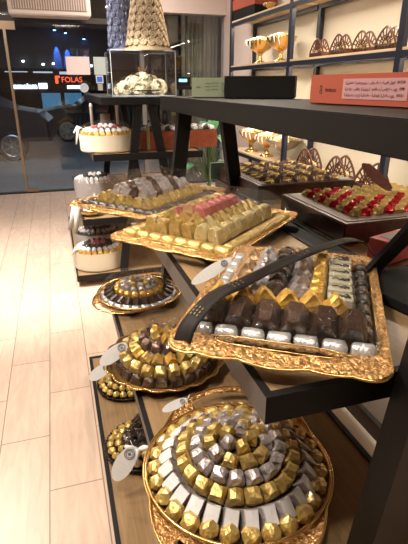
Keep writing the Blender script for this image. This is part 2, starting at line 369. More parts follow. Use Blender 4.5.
# ------------------------------------------------------------------ wall shelving
ws = thing('shelving_rack', 'tall shelving rack with navy metal frame, pale oak boards and light strips', 'shelf', (0, 0, 0))
ZS = [.18, .70, 1.22, 1.745, 2.26]; YP = [6.25, 4.58, 2.93, 1.28]
for y in YP:
    for x in (2.32, 2.63):
        MB().box(x - .02, x + .02, y - .03, y + .03, 0, 3.0).build('post', navy_metal, ws)
led = emis('led_strip', (1, .96, .88), 9)
for z in ZS:
    for a, b_ in zip(YP[1:], YP[:-1]):
        MB().box(2.305, 2.64, a + .03, b_ - .03, z - .018, z).build('board', oak_l, ws)
        MB().box(2.30, 2.34, a + .03, b_ - .03, z - .06, z - .019).box(2.6, 2.64, a + .03, b_ - .03, z - .06, z - .019).build('rail', navy_metal, ws)
        if z > 1:
            MB().box(2.345, 2.365, a + .1, b_ - .1, z - .028, z - .019).build('light_strip', led, ws)
        elif z > .5:
            pass
        if z > .5:
            L = bpy.data.lights.new('shelf_light', 'AREA'); L.shape = 'RECTANGLE'; L.size = .05; L.size_y = b_ - a - .3; L.energy = 15; L.color = (1, .88, .70)
            lo = bpy.data.objects.new('shelf_light', L); COL.objects.link(lo); lo.location = (2.4, (a + b_) / 2, z - .03); lo.rotation_euler = (0, R(25), 0)
# gift box on the top board
gb = thing('gift_box', 'coral lidded black gift box on top board of wall shelving', 'box', (2.47, 5.98, 2.26), R(4))
MB().box(-.14, .14, -.36, .30, 0, .115).build('base', mattblack, gb, bevel=.003)
MB().box(-.145, .145, -.365, .305, .115, .23).build('lid', coral, gb, bevel=.003)

FLM = {}
def noisy(me, amp, sc, seed):
    for v in me.vertices:
        v.co += noise.noise_vector(v.co * sc + Vector((seed * 3.1, seed * 1.7, 0))) * amp
ORD = ['first', 'second', 'third', 'fourth', 'fifth', 'sixth', 'seventh', 'eighth', 'ninth', 'tenth', 'eleventh', 'twelfth', 'thirteenth', 'fourteenth', 'fifteenth', 'sixteenth', 'seventeenth', 'eighteenth', 'nineteenth', 'twentieth']
TENS = {2: 'twenty', 3: 'thirty', 4: 'forty'}
def ordinal(i):
    if i < 20: return ORD[i]
    t, u = divmod(i + 1, 10)
    if u == 0: return {3: 'thirtieth', 4: 'fortieth'}[t]
    return TENS[t] + '-' + ORD[u - 1]

# goblets: ribbed gold bowl on a stem, filled with foil sweets
def goblet(loc, label, s=1.0, m=plain_gold, wide=False):
    t = thing('footed_bowl', label, 'bowl', loc, random.random(), 'gold footed bowls on the wall shelving'); t.scale = (s, s, s)
    rib = lambda a: 1 + .05 * abs(math.sin(a * 9))
    w = 1.25 if wide else 1
    MB().lathe([(.03, .10), (.05, .115), (.10 * w, .15), (.135 * w, .20), (.145 * w, .225), (.15 * w, .23), (.14 * w, .215), (.03, .12)], 72, fr=rib).build('bowl', m, t, smooth=True)
    MB().lathe([(.075, 0), (.08, .008), (.055, .02), (.02, .04), (.028, .055), (.015, .07), (.022, .09), (.035, .104)], 24).build('stem', m, t, smooth=True)
    mb = MB()
    for k in range(46):
        a = random.random() * 2 * PI; r = math.sqrt(random.random()) * .115 * w; z = .225 + (.115 * w - r) * .25
        c = (r * math.cos(a), r * math.sin(a), z); q = .022
        mb.lathe([(0, -q), (q, -q * .3), (q * .8, q * .5), (0, q)], 5, c)
    mb.build('sweets', gold_pale, t)['kind'] = 'stuff'
    rb = MB()
    for k in range(3):
        a = 2.6 + .3 * k; rb.tube([(.13 * math.cos(a), .13 * math.sin(a), .235), (.16 * math.cos(a), .16 * math.sin(a), .23 - .01 * k), (.175 * math.cos(a + .1), .175 * math.sin(a + .1), .19 - .02 * k)], [.004, .007, .003], 6)
    rb.build('ribbon', white_ribbon, t)
    return t
goblet((2.45, 5.62, 1.745), 'gold footed bowl of sweets on middle board, closer to the shop window', 1.12)
goblet((2.45, 5.06, 1.745), 'gold footed bowl of sweets on middle board, beside the tall post', 1.08)
goblet((2.45, 5.78, .70), 'gold footed bowl on lower board, closer to the shop window', 1.12)
goblet((2.45, 5.30, .70), 'gold footed bowl with white ribbon on lower board, second from the window', 1.08)
goblet((2.45, 4.86, .70), 'wide shallow silver footed bowl on lower board beside the post', 1.05, mat('pewter', (.40, .34, .27), .3, .9), True)
goblet((2.47, 5.45, 2.26), 'small gold footed bowl on the top board behind the gift box', .45)

# fan shaped lattice boxes
def lattice_fan(loc, rz, label, s=1.0):
    t = thing('lattice_box', label, 'box', loc, rz, 'fan shaped lattice boxes on the wall shelving'); t.scale = (s, s, s)
    def fan(y, mb):
        W = .19; H = .27
        pts = []
        for k in range(25):
            u = -1 + 2 * k / 24; pts.append((u * W, y, .07 + (H - .07) * (1 - abs(u) ** 1.7) ** .9))
        mb.tube(pts, .013, 6)
        mb.tube([(-W, y, .07), (W, y, .07)], .008, 6)
        for k in range(1, 8):
            a = PI * k / 8; q = Vector((math.cos(a), 0, math.sin(a)))
            rr = .0
            for st in range(60):
                rr += .005; X = rr * q.x
                if abs(X) >= W or .07 + rr * q.z > .07 + (H - .07) * (1 - abs(X / W) ** 1.7) ** .9: break
            mb.tube([(0.045 * q.x, y, .07 + .045 * q.z), (rr * q.x, y, .07 + rr * q.z)], .008, 5)
        for rr in (.05, .10):
            mb.tube([(rr * math.cos(PI * k / 14), y, .07 + rr * math.sin(PI * k / 14)) for k in range(15)], .008, 5)
    for y in (-.06, .06):
        mb = MB(); fan(y, mb); mb.build('lattice_panel', lattice_m, t)
    mb = MB(); mb.box(-.19, .19, -.07, .07, 0, .012); mb.box(-.19, -.18, -.07, .07, 0, .075); mb.box(.18, .19, -.07, .07, 0, .075)
    for k in range(13):
        x = -.18 + k * .03
        for y in (-.07, .07): mb.box(x - .003, x + .003, y - .003, y + .003, .01, .07)
    mb.build('tray', lattice_m, t)
    for k in range(5):
        x = -.13 + k * .065
        MB().lathe([(0, 0), (.028, .004), (.032, .03), (.02, .05), (0, .058)], 10).build('truffle', dark_foil, t, (x, -.03, .013), smooth=True)
    mb = MB()
    for k in range(7): mb.lathe([(0, 0), (.026, .01), (.02, .035), (0, .045)], 6, (-.12 + k * .04, .01, .07 + .03 * math.sin(k * .5)))
    mb.build('foil_pieces', gold_pale, t)['kind'] = 'stuff'
    return t
LZ = -PI / 2 + .05
lattice_fan((2.44, 4.22, 1.745), LZ, 'fan shaped lattice box beside post on middle board, first from the bowls', .58)
lattice_fan((2.40, 3.80, 1.745), LZ, 'fan shaped lattice box on middle board, front one of the close pair', .58)
lattice_fan((2.53, 3.66, 1.745), LZ, 'fan shaped lattice box on middle board, rear one of the close pair', .64)
lattice_fan((2.42, 3.20, 1.745), LZ, 'fan shaped lattice box on middle board beside the second post', .58)
lattice_fan((2.40, 4.18, .70), LZ, 'fan shaped lattice box on lower board behind the gold and brown sweets', .82)
lattice_fan((2.40, 3.62, .70), LZ, 'fan shaped lattice box on lower board, middle one of three', .82)
lattice_fan((2.40, 3.16, .70), LZ, 'fan shaped lattice box on lower board behind the brown tag', .82)
so = thing('sweet_dish', 'low dish of pale foil sweets on the wall board beside the coral box', 'dish', (2.45, 4.42, 1.22))
MB().lathe([(.05, 0), (.09, .03), (.10, .05), (.095, .05), (.05, .01)], 28).build('dish', antique, so, smooth=True)
mb = MB()
for k in range(26):
    a = k * 2.4; r = .08 * math.sqrt(k / 26); mb.lathe([(0, -.015), (.022, 0), (.012, .02), (0, .03)], 5, (r * math.cos(a), r * math.sin(a), .06 + .07 * (1 - r / .08)))
mb.build('sweets', gold_pale, so)['kind'] = 'stuff'

# ------------------------------------------------------------------ stepped display units
def shelf_slab(t, x0, x1, y0, y1, z, th=.055, top=oak, side=lit_metal, name='shelf'):
    """framed board: black metal rim, front face coloured lighter as if lit, wood inset"""
    rim = .016
    fr = MB()
    fr.box(x0, x0 + rim, y0, y1, z - th, z); fr.box(x1 - rim, x1, y0, y1, z - th, z)
    fr.box(x0 + rim, x1 - rim, y0, y0 + rim, z - th, z); fr.box(x0 + rim, x1 - rim, y1 - rim, y1, z - th, z)
    o = fr.build(name + '_frame', [black_metal, side], t)
    mi = []
    for p in o.data.polygons: mi.append(1 if p.normal.x < -.9 and abs(p.center.x - x0) < 1e-3 else 0)
    o.data.polygons.foreach_set('material_index', mi)
    if top is not None: MB().box(x0 + rim, x1 - rim, y0 + rim, y1 - rim, z - th + .01, z - .004).build(name, top, t)
def leg(t, xa, xb, y, z0, z1, w=.062, d=.05):
    mb = MB(); h = w / 2
    mb.hexa([(xb - h, y - d / 2, z0), (xb + h, y - d / 2, z0), (xb + h, y + d / 2, z0), (xb - h, y + d / 2, z0)],
            [(xa - h, y - d / 2, z1), (xa + h, y - d / 2, z1), (xa + h, y + d / 2, z1), (xa - h, y + d / 2, z1)])
    o = mb.build('leg', [black_metal, lit_metal], t)
    o.data.polygons.foreach_set('material_index', [1 if p.normal.y < -.9 and t.name == 'display_unit' and y < 1 else 0 for p in o.data.polygons]); return o  # near leg's front face gets the lightened, lit-looking metal
U = thing('display_unit', 'large stepped black display unit with oak shelves carrying the gold trays', 'display unit')
Y0, Y1 = .57, 2.36
shelf_slab(U, .285, .76, Y0, 2.12, 1.02); shelf_slab(U, .83, 1.34, Y0, 2.46, 1.02)
MB().box(.76, .83, Y0, 2.2, .98, 1.012).build('centre_bar', black_metal, U)
shelf_slab(U, .16, .735, .30, 2.24, .55, .045); shelf_slab(U, .83, 1.45, .30, 2.24, .55, .055)
shelf_slab(U, .04, 1.5, .30, 2.29, .10, .05)
MB().box(.5, .90, .15, 2.32, 1.395, 1.455).build('top_slab', mat('charcoal_laminate', (.013, .012, .011), .55, 0, (200, .05, .001), spec=.15), U, bevel=.002)
leg(U, .605, .44, .515, 0, 1.395, .085, .06); leg(U, .80, 1.0, .515, 0, 1.395, .085, .06)
leg(U, .575, .40, 2.155, 0, 1.395); leg(U, .775, .985, 2.155, 0, 1.395)
V = thing('display_unit', 'farther stepped black display unit standing beside the glass door', 'display unit')
Y2, Y3 = 3.51, 5.4
shelf_slab(V, .242, 1.08, Y2, Y3, 1.035, .05); shelf_slab(V, .125, 1.2, Y2, Y3, .555, .05, side=black_metal); shelf_slab(V, .035, 1.3, Y2, Y3, .10, .045, side=black_metal)
MB().box(.33, .96, Y2, Y3, 1.375, 1.425).build('top_slab', black_metal, V)
for y in (3.56, 5.2):
    leg(V, .60, .40, y, 0, 1.375, .06); leg(V, .70, .94, y, 0, 1.375, .06)

# ------------------------------------------------------------------ chocolates
def crumple_mesh(kind, seed):
    """unit piece, x = length 1, y = depth 1, z 0..1 (scaled per use)"""
    bm = bmesh.new()
    if kind == 'cyl':       # wrapped roll lying along x with folded ends
        n = 12; xs = [-.5, -.47, -.40, -.2, 0, .2, .40, .47, .5]; rs = [.16, .36, .48, .50, .50, .50, .48, .36, .16]
        rings = []
        for x, r in zip(xs, rs): rings.append([bm.verts.new((x, r * math.cos(2 * PI * k / n), .5 + r * math.sin(2 * PI * k / n))) for k in range(n)])
        for a, b in zip(rings, rings[1:]):
            for k in range(n): bm.faces.new((a[k], b[k], b[(k + 1) % n], a[(k + 1) % n]))
        bm.faces.new(rings[0]); bm.faces.new(rings[-1][::-1]); amp = .035
    elif kind == 'tent':    # folded foil tent with a ridge along y
        P = [(-.5, -.5, 0), (.5, -.5, 0), (.5, .5, 0), (-.5, .5, 0), (-.46, -.46, .35), (.46, -.46, .35), (.46, .46, .35), (-.46, .46, .35), (-.05, -.38, 1), (.06, -.38, .97), (.05, .38, .95), (-.06, .38, 1)]
        v = [bm.verts.new(p) for p in P]
        for f in ((3, 2, 1, 0), (0, 1, 5, 4), (1, 2, 6, 5), (2, 3, 7, 6), (3, 0, 4, 7), (4, 5, 9, 8), (5, 6, 10, 9), (6, 7, 11, 10), (7, 4, 8, 11), (8, 9, 10, 11)): bm.faces.new([v[i] for i in f])
        bmesh.ops.subdivide_edges(bm, edges=bm.edges[:], cuts=1, use_grid_fill=True); amp = .07
    elif kind == 'ball':
        bmesh.ops.create_icosphere(bm, subdivisions=2, radius=.5)
        for v in bm.verts: v.co.z += .5
        amp = .07
    else:                   # block / slab / cube
        bmesh.ops.create_cube(bm, size=1)
        for v in bm.verts: v.co.z += .5
        bmesh.ops.bevel(bm, geom=bm.edges[:], offset=.09 if kind == 'cube' else .05, segments=1, affect='EDGES')
        bmesh.ops.subdivide_edges(bm, edges=bm.edges[:], cuts=1, use_grid_fill=True)
        if kind == 'cube':
            for v in bm.verts:
                if v.co.z > .6: v.co.x *= .80; v.co.y *= .80; 
                if v.co.z > .93 and abs(v.co.x) < .15: v.co.z += .10
            amp = .06
        elif kind == 'wedge':
            for v in bm.verts:
                if v.co.z > .6: v.co.x *= .55; v.co.y = v.co.y * .92
            amp = .03
        else: amp = .018
    for v in bm.verts: v.co += noise.noise_vector(v.co * 2.6 + Vector((seed * 7.3, 0, seed))) * amp * 2
    bmesh.ops.recalc_face_normals(bm, faces=bm.faces[:])
    me = bpy.data.meshes.new('chocolate_' + kind); bm.to_mesh(me); bm.free()
    if kind == 'cyl': me.polygons.foreach_set('use_smooth', [True] * len(me.polygons))
    return me
PM = {}
def piece_mesh(kind, mats, size, var):
    key = (kind, tuple(m.name for m in mats), size, var)
    if key not in PM:
        me = crumple_mesh(kind, var + 1)
        for v in me.vertices: v.co = Vector((v.co.x * size[0], v.co.y * size[1], v.co.z * size[2]))
        for m in mats: me.materials.append(m)
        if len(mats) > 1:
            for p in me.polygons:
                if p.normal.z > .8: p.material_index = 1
        if kind == 'cream':
            pass
        PM[key] = me
    return PM[key]
NAMES = {'cyl': 'foil_roll', 'tent': 'foil_chocolate', 'ball': 'foil_ball', 'cube': 'foil_chocolate', 'slab': 'foil_slab', 'wedge': 'foil_bar'}
TOTAL = [0]
def piece(kind, mats, size, mw, label, group, name=None):
    me = piece_mesh(kind, mats if isinstance(mats, (list, tuple)) else [mats], size, random.randrange(4))
    m0 = mats[0] if isinstance(mats, (list, tuple)) else mats
    o = bpy.data.objects.new(name or m0.name.replace('foil', '').strip('_') + '_' + NAMES[kind], me); COL.objects.link(o); o.matrix_world = mw
    tag(o, label, 'chocolate', group); TOTAL[0] += 1
    return o
def ring(c, r, z, n, kind, mats, size, tilt, desc, where, phase=0, jitter=.06, rz_extra=0, roll=0, a0=0, a1=2 * PI):
    full = abs(a1 - a0 - 2 * PI) < 1e-6
    for i in range(n):
        a = -PI / 2 - (a0 + phase + (a1 - a0) * i / (n if full else max(1, n - 1)))
        d = Vector((math.cos(a), math.sin(a), 0)); tx = Vector((-d.y, d.x, 0))
        rr = r + random.uniform(-1, 1) * .0015
        p = Vector(c) + d * rr + Vector((0, 0, z + random.uniform(-.001, .001)))
        m = basis(tx, d, Vector((0, 0, 1)), p) @ Matrix.Rotation(-tilt + random.uniform(-jitter, jitter), 4, 'X') @ Matrix.Rotation(random.uniform(-1, 1) * jitter * 1.5 + rz_extra, 4, 'Z') @ Matrix.Rotation(roll, 4, 'Y')
        ms = mats[i % len(mats)] if isinstance(mats, list) and isinstance(mats[0], (list, tuple)) or (isinstance(mats, list) and len(mats) > 1) else (mats[0] if isinstance(mats, list) else mats)
        piece(kind, ms, size, m, '%s, %s clockwise from the front in %s' % (desc, ordinal(i), where), desc + 's in ' + where)

def radial_rim(rin, rout, zf, nu, nv, c, skip=None, amp=.0, mname='rim'):
    """rin(u), rout(u) -> (x,y); returns MB with relief and holes; doubled for thickness"""
    mb = MB(); vs = []; fs = []
    for i in range(nu):
        u = i / nu; a = Vector((*rin(u), 0)); b = Vector((*rout(u), 0))
        for j in range(nv + 1):
            v = j / nv; p = a.lerp(b, v); z = zf(v)
            rel = amp * noise.noise(Vector((p.x * 75, p.y * 75, 3))) * min(1, 6 * v * (1 - v) + .1)
            vs.append((p.x, p.y, z + rel))
    for i in range(nu):
        for j in range(nv):
            if skip and skip((i + .5) / nu, (j + .5) / nv): continue
            k = (i + 1) % nu
            fs.append((i * (nv + 1) + j, i * (nv + 1) + j + 1, k * (nv + 1) + j + 1, k * (nv + 1) + j))
    mb.add(vs, fs); return mb
def solid(o, th):
    m = o.modifiers.new('thickness', 'SOLIDIFY'); m.thickness = th; m.offset = -1
# rounded rectangle perimeter, s in 0..1 starting at middle of the front short side, going counter-clockwise
def rrect(u, W, L, r, n=4):
    hw, hl = W / 2, L / 2
    segs = [(hw - r, 'f'), (PI / 2 * r, 'c0'), (2 * (hl - r), 'r'), (PI / 2 * r, 'c1'), (2 * (hw - r), 'b'), (PI / 2 * r, 'c2'), (2 * (hl - r), 'l'), (PI / 2 * r, 'c3'), (hw - r, 'f2')]
    T = sum(s for s, _ in segs); d = (u % 1) * T
    for s, k in segs:
        if d <= s or k == 'f2': break
        d -= s
    q = d / s if s else 0
    if k == 'f': return (d, -hl)
    if k == 'c0': a = -PI / 2 + q * PI / 2; return (hw - r + r * math.cos(a), -hl + r + r * math.sin(a))
    if k == 'r': return (hw, -hl + r + d)
    if k == 'c1': a = q * PI / 2; return (hw - r + r * math.cos(a), hl - r + r * math.sin(a))
    if k == 'b': return (hw - r - d, hl)
    if k == 'c2': a = PI / 2 + q * PI / 2; return (-hw + r + r * math.cos(a), hl - r + r * math.sin(a))
    if k == 'l': return (-hw, hl - r - d)
    if k == 'c3': a = PI + q * PI / 2; return (-hw + r + r * math.cos(a), -hl + r + r * math.sin(a))
    return (-hw + r + d, -hl)
def rect_tray(corner, label, z, W=.40, L=.60, ang=-33.2, er=.17):
    sd = Vector((math.cos(R(ang)), math.sin(R(ang)), 0)); td = Vector((-sd.y, sd.x, 0))
    c = Vector((*corner, z)) + sd * W / 2 + td * L / 2
    rz = math.atan2(sd.y, sd.x)
    t = thing('serving_tray', label, 'tray', c, rz, 'ornate gold serving trays')
    NU = 360
    def rin(u):
        return rrect(u, W - .06, L - .135, .03)
    def rout(u):
        x, y = rrect(u, W, L, .055)
        e = .004 * math.sin(u * NU * .21)
        # swelling corners and handle lobes
        if abs(y) > L / 2 - .06:
            y += math.copysign(.010 * math.cos(min(1, abs(x) / (W / 2)) * PI * 2 + PI) - .004, y)
        return (x * (1 + e * .5), y * (1 + e * .3))
    def rin2(u):  # match angularly: use the same parameter on a rectangle scaled to fit
        x, y = rrect(u, W, L, .055); return (x * (W - .034) / W, y * (L - er) / L)
    def skip(u, v):
        x, y = rrect(u, W, L, .055)
        return abs(y) > L / 2 - .03 and abs(x) < .118 - .12 * abs(v - .34) and .16 < v < .52
    zf = lambda v: .026 + .008 * v + .006 * math.sin(v * PI) + (.004 if v > .9 else 0)
    o = radial_rim(rin2, rout, zf, NU, 14, (0, 0), skip, .006).build('rim', tray_gold, t, smooth=True); solid(o, .004)
    # beaded inner and outer edges
    mb = MB(); mb.tube([(*rin2(k / 180), .024) for k in range(180)], .0028, 6, closed=True)
    mb.tube([(*rout(k / 240), .033) for k in range(240)], .0026, 6, closed=True)
    for sg_ in (-1, 1):
        yo, yi = L / 2 - er / 2 * .48, L / 2 - er / 2 * .84; lp = []
        for k in range(48):
            a = 2 * PI * k / 48; lp.append((.114 * math.copysign(abs(math.cos(a)) ** .35, math.cos(a)), sg_ * ((yo + yi) / 2 + (yo - yi) / 2 * math.copysign(abs(math.sin(a)) ** .7, math.sin(a))), .036))
        mb.tube(lp, .0016, 6, closed=True)
    mb.build('edge_bead', plain_gold, t, smooth=True)
    # well
    w = MB(); n = 72; vs = []
    for q, zz in ((1, .022), (.97, .004), (.0, .004)):
        for k in range(n): x, y = rin2(k / n); vs.append((x * q, y * q, zz))
    fs = [(i * n + k, i * n + (k + 1) % n, (i + 1) * n + (k + 1) % n, (i + 1) * n + k) for i in range(2) for k in range(n)]
    w.add(vs, fs); o = w.build('well', tray_well, t); solid(o, .003)
    t['_w'] = W; return t, basis(sd, td, Vector((0, 0, 1)), c)
def pile_base(t, W, L, tops, m=tray_well, name='inner_tier'):
    for (w, l, z) in tops:
        MB().box(-w / 2, w / 2, -l / 2, l / 2, .006, z).build(name, m, t, bevel=.004)
def put(M, x, y, z, rot=0, tiltx=0, tilty=0):
    j = .05
    return M @ Matrix.Translation((x, y, z)) @ Matrix.Rotation(rot + random.uniform(-j, j), 4, 'Z') @ Matrix.Rotation(tiltx + random.uniform(-j, j), 4, 'X') @ Matrix.Rotation(tilty + random.uniform(-j, j), 4, 'Y')
def cello_box(M, W, L, H, r, label, seed, zb=.03, name='cellophane_wrap'):
    """crinkled clear wrap over a rectangular tray"""
    nu, nv = 96, 16; vs = []; fs = []
    for j in range(nv + 1):
        v = j / nv
        s = math.cos(v * PI / 2) ** .55 if v < 1 else 0
        zz = zb + H * math.sin(v * PI / 2) ** .8
        for i in range(nu):
            x, y = rrect(i / nu, W, L, r)
            p = Vector((x * s, y * s, zz)); q = noise.noise_vector(p * 22 + Vector((seed, 0, 0))) * .006
            p += q + Vector((0, 0, .004 * noise.noise(p * 50)))
            vs.append(M @ p)
    for j in range(nv):
        for i in range(nu):
            k = (i + 1) % nu; fs.append((j * nu + i, j * nu + k, (j + 1) * nu + k, (j + 1) * nu + i))
    o = MB().add(vs, fs).build(name, cello); 
    return tag(o, label, 'cellophane')
def cello_dome(c, r, H, label, seed, zb=.03, rise=.5):
    nu, nv = 80, 16; vs = []; fs = []
    for j in range(nv + 1):
        v = j / nv; s = math.cos(v * PI / 2) ** rise if v < 1 else 0; zz = zb + H * math.sin(v * PI / 2)
        for i in range(nu):
            a = 2 * PI * i / nu; p = Vector((r * s * math.cos(a), r * s * math.sin(a), zz))
            p += noise.noise_vector(p * 25 + Vector((seed, 0, 0))) * .005
            vs.append(Vector(c) + p)
    for j in range(nv):
        for i in range(nu):
            k = (i + 1) % nu; fs.append((j * nu + i, j * nu + k, (j + 1) * nu + k, (j + 1) * nu + i))
    o = MB().add(vs, fs).build('cellophane_wrap', cello)
    return tag(o, label, 'cellophane')

# ---- tray with the black ribbon (closest to the unit's end)
ZT = 1.021
TR, M = rect_tray((.145, .722), 'ornate gold rectangular tray of mixed chocolates tied with black ribbon', ZT)
pile_base(TR, .4, .6, [(.30, .38, .030), (.23, .32, .045)])
W, L = .362, .440
def lab(desc, i, row): return '%s, %s from the left in %s of the ribboned tray' % (desc, ordinal(i), row)
n = 7
for i in range(n):
    x = -W / 2 + W * (i + .5) / n
    piece('cyl', silver_foil, (.046, .036, .034), put(M, x, -L / 2 + .018, .008), lab('silver roll', i, 'front row'), 'silver rolls along the front of the ribboned tray')
n = 6
for i in range(n):
    x = -W / 2 + .012 + (W - .03) * (i + .5) / n
    piece('wedge', dark_foil, (.050, .062, .050), put(M, x, -L / 2 + .068, .028, 0, .35), lab('dark brown wedge', i, 'second row'), 'dark brown wedges in the ribboned tray')
for i in range(6):
    x = -W / 2 + .018 + (W - .075) * (i + .5) / 6
    piece('tent', gold_rich if i % 1 == 0 else brown_foil, (.046, .038, .036), put(M, x, -L / 2 + .112, .056, .3), lab('amber gold folded chocolate', i, 'third row'), 'amber gold folded chocolates in the ribboned tray')
cols = [(0, 'cyl', silver_foil, .008, 'silver edge roll'), (1, 'tent', tan_foil, .034, 'tan folded chocolate'), (2, 'tent', mauve_foil, .042, 'mauve silver folded chocolate'),
        (3, 'cube', dark_foil, .042, 'dark brown block'), (4, 'tent', mauve_foil, .046, 'grey mauve peaked chocolate'), (5, 'cube', gold_rich, .04, 'amber gold block'), (6, 'slab', cream_foil, .034, 'cream black-scripted slab'), (7, 'cyl', black_foil, .008, 'charcoal edge roll')]
xs = [-.163, -.122, -.076, -.030, .017, .060, .108, .160]
wd = [.034, .036, .042, .040, .040, .032, .050, .034]
script_mb = None
for ci, kind, mm, zz, desc in cols:
    ny = 8 if ci in (0, 7) else 7
    y_start = -L / 2 + (.055 if ci in (0, 7) else .135)
    for j in range(ny):
        y = y_start + (L / 2 - y_start + .016) * (j + .5) / ny
        dz = -.012 if j == ny - 1 and 0 < ci < 7 else 0
        rot = PI / 2 if ci in (0, 7) else (.3 if kind == 'tent' else 0)
        sz = (.042, .034, .034) if ci in (0, 7) else (wd[ci] + .002, .044, .040 if kind != 'slab' else .034)
        m2 = mm
        if ci == 2 and j % 3 == 2: m2 = silver_foil
        if ci == 1 and j == 0: m2 = gold_rich
        o = piece(kind, m2, sz, put(M, xs[ci], y, zz + dz, rot, -.15 if 0 < ci < 7 else 0), '%s, %s from the ribboned tray front in its %s column' % (desc, ordinal(j), ordinal(ci)), desc + 's in the ribboned tray')
        if ci == 6:
            s = MB(); z = sz[2] + .003
            cx = [(-.018 + .0025 * k, .010 * math.sin(k * .9 + j) * math.cos(k * .23 + j), z) for k in range(16)]
            s.tube(cx, .0014, 5)
            s.tube([(.002 + .002 * k, -.008 + .006 * math.sin(k * 1.3), z) for k in range(9)], .0017, 5)
            q = s.build('script_mark', ink, o)
# wrap, ribbon
cello_box(M, .385, .49, .068, .04, 'crinkled clear cellophane over the ribboned tray of chocolates', 3.0)
def ribbon(pts, width, name, m, label=None, cat='ribbon', parent=None, nrm=(0, 0, 1)):
    P = [Vector(p) for p in pts]; Q = []
    for i in range(len(P) - 1):
        a = P[max(i - 1, 0)]; b = P[i]; c = P[i + 1]; d = P[min(i + 2, len(P) - 1)]
        for k in range(8):
            t = k / 8; Q.append(.5 * ((2 * b) + (c - a) * t + (2 * a - 5 * b + 4 * c - d) * t * t + (3 * b - a - 3 * c + d) * t ** 3))
    Q.append(P[-1]); vs = []; fs = []
    for i, p in enumerate(Q):
        tdir = (Q[min(i + 1, len(Q) - 1)] - Q[max(i - 1, 0)]).normalized(); s = tdir.cross(Vector(nrm)).normalized()
        for k in range(5): vs.append(p + s * width * (k / 4 - .5) + Vector((0, 0, .0015 * math.sin(k * 2 + i * .4))))
    for i in range(len(Q) - 1):
        for k in range(4): fs.append((i * 5 + k, (i + 1) * 5 + k, (i + 1) * 5 + k + 1, i * 5 + k + 1))
    o = MB().add(vs, fs).build(name, m, parent, smooth=True); solid(o, .0012)
    if label: tag(o, label, cat)
    return o, Q
rb, Q = ribbon([(.180, .724, 1.050), (.203, .742, 1.086), (.258, .775, 1.114), (.33, .808, 1.123), (.45, .874, 1.126), (.58, .945, 1.125), (.70, .995, 1.120), (.765, 1.010, 1.106), (.805, .995, 1.06)], .037, 'satin_ribbon', ribbon_m, 'black satin ribbon with gold lettering tied across the rectangular tray')
gm = MB()
for i0 in (10, 22, 36, 48):
    for k in range(3):
        p = Q[i0 + k]; t = (Q[i0 + k + 1] - p).normalized(); s = t.cross(Vector((0, 0, 1))).normalized()
        for q in range(3): 
            c = p + t * .002 * (q % 2) + s * (-.010 + .008 * q) + Vector((0, 0, .0045))
            gm.bar(c - t * .0022, c + t * .0022, .0016, .0008, up=(0, 0, 1))
gm.build('lettering', ribbon_gold, rb)

# ---- gold and rose tray
TR, M = rect_tray((.118, 1.430), 'ornate gold rectangular tray piled with gold and rose chocolates', ZT, W=.425, L=.595, ang=-49, er=.12)
pile_base(TR, .4, .6, [(.31, .40, .037), (.22, .32, .066)])
def labm(desc, i, j): return '%s in row %s, place %s of the gold and rose tray' % (desc, j + 1, i + 1)
nx, ny = 8, 12; W, L = .392, .475
for j in range(ny):
    for i in range(nx):
        d = min(i, nx - 1 - i, j, ny - 1 - j)
        x = -W / 2 + W * (i + .5) / nx; y = -L / 2 + L * (j + .5) / ny
        if d == 0:
            lng = j in (0, ny - 1)
            piece('cyl', gold_foil, (.050, .042, .040), put(M, x, y, .008, 0 if lng else PI / 2), 'gold foil roll, %s %s of the rose tray' % (ordinal(i if lng else j), 'from the left along the front edge' if j == 0 else 'along the rear edge' if j == ny - 1 else ('from the front, left edge' if i == 0 else 'from the front, right edge')), 'gold foil rolls around the gold and rose tray')
        else:
            mm = gold_foil
            if 2 <= i <= 4 and j >= 3: mm = [pink_foil, tan_foil, pink_foil][i - 2] if (j // 2) % 2 or i != 3 else tan_foil
            if i >= 5: mm = gold_pale
            if i == 5 and j > 2: mm = gold_foil
            nmd = {'rose_foil': 'rose', 'tan_foil': 'tan', 'pale_gold_foil': 'pale gold', 'gold_foil': 'gold'}[mm.name]
            zz = [0, .034, .066, .082][min(d, 3)]
            kd = 'cube' if d != 2 else 'tent'
            piece(kd, mm, (.043, .034, .050 if d == 1 else .040), put(M, x * .97, y * .97, zz, .15 if i % 2 else -.15, .12), '%s folded chocolate, %s from the left, %s row of the rose tray' % (nmd, ordinal(i), ordinal(j)), nmd + ' folded chocolates on the gold and rose tray')
cello_box(M, .405, .49, .12, .04, 'crinkled clear cellophane over the gold and rose tray', 9.0)

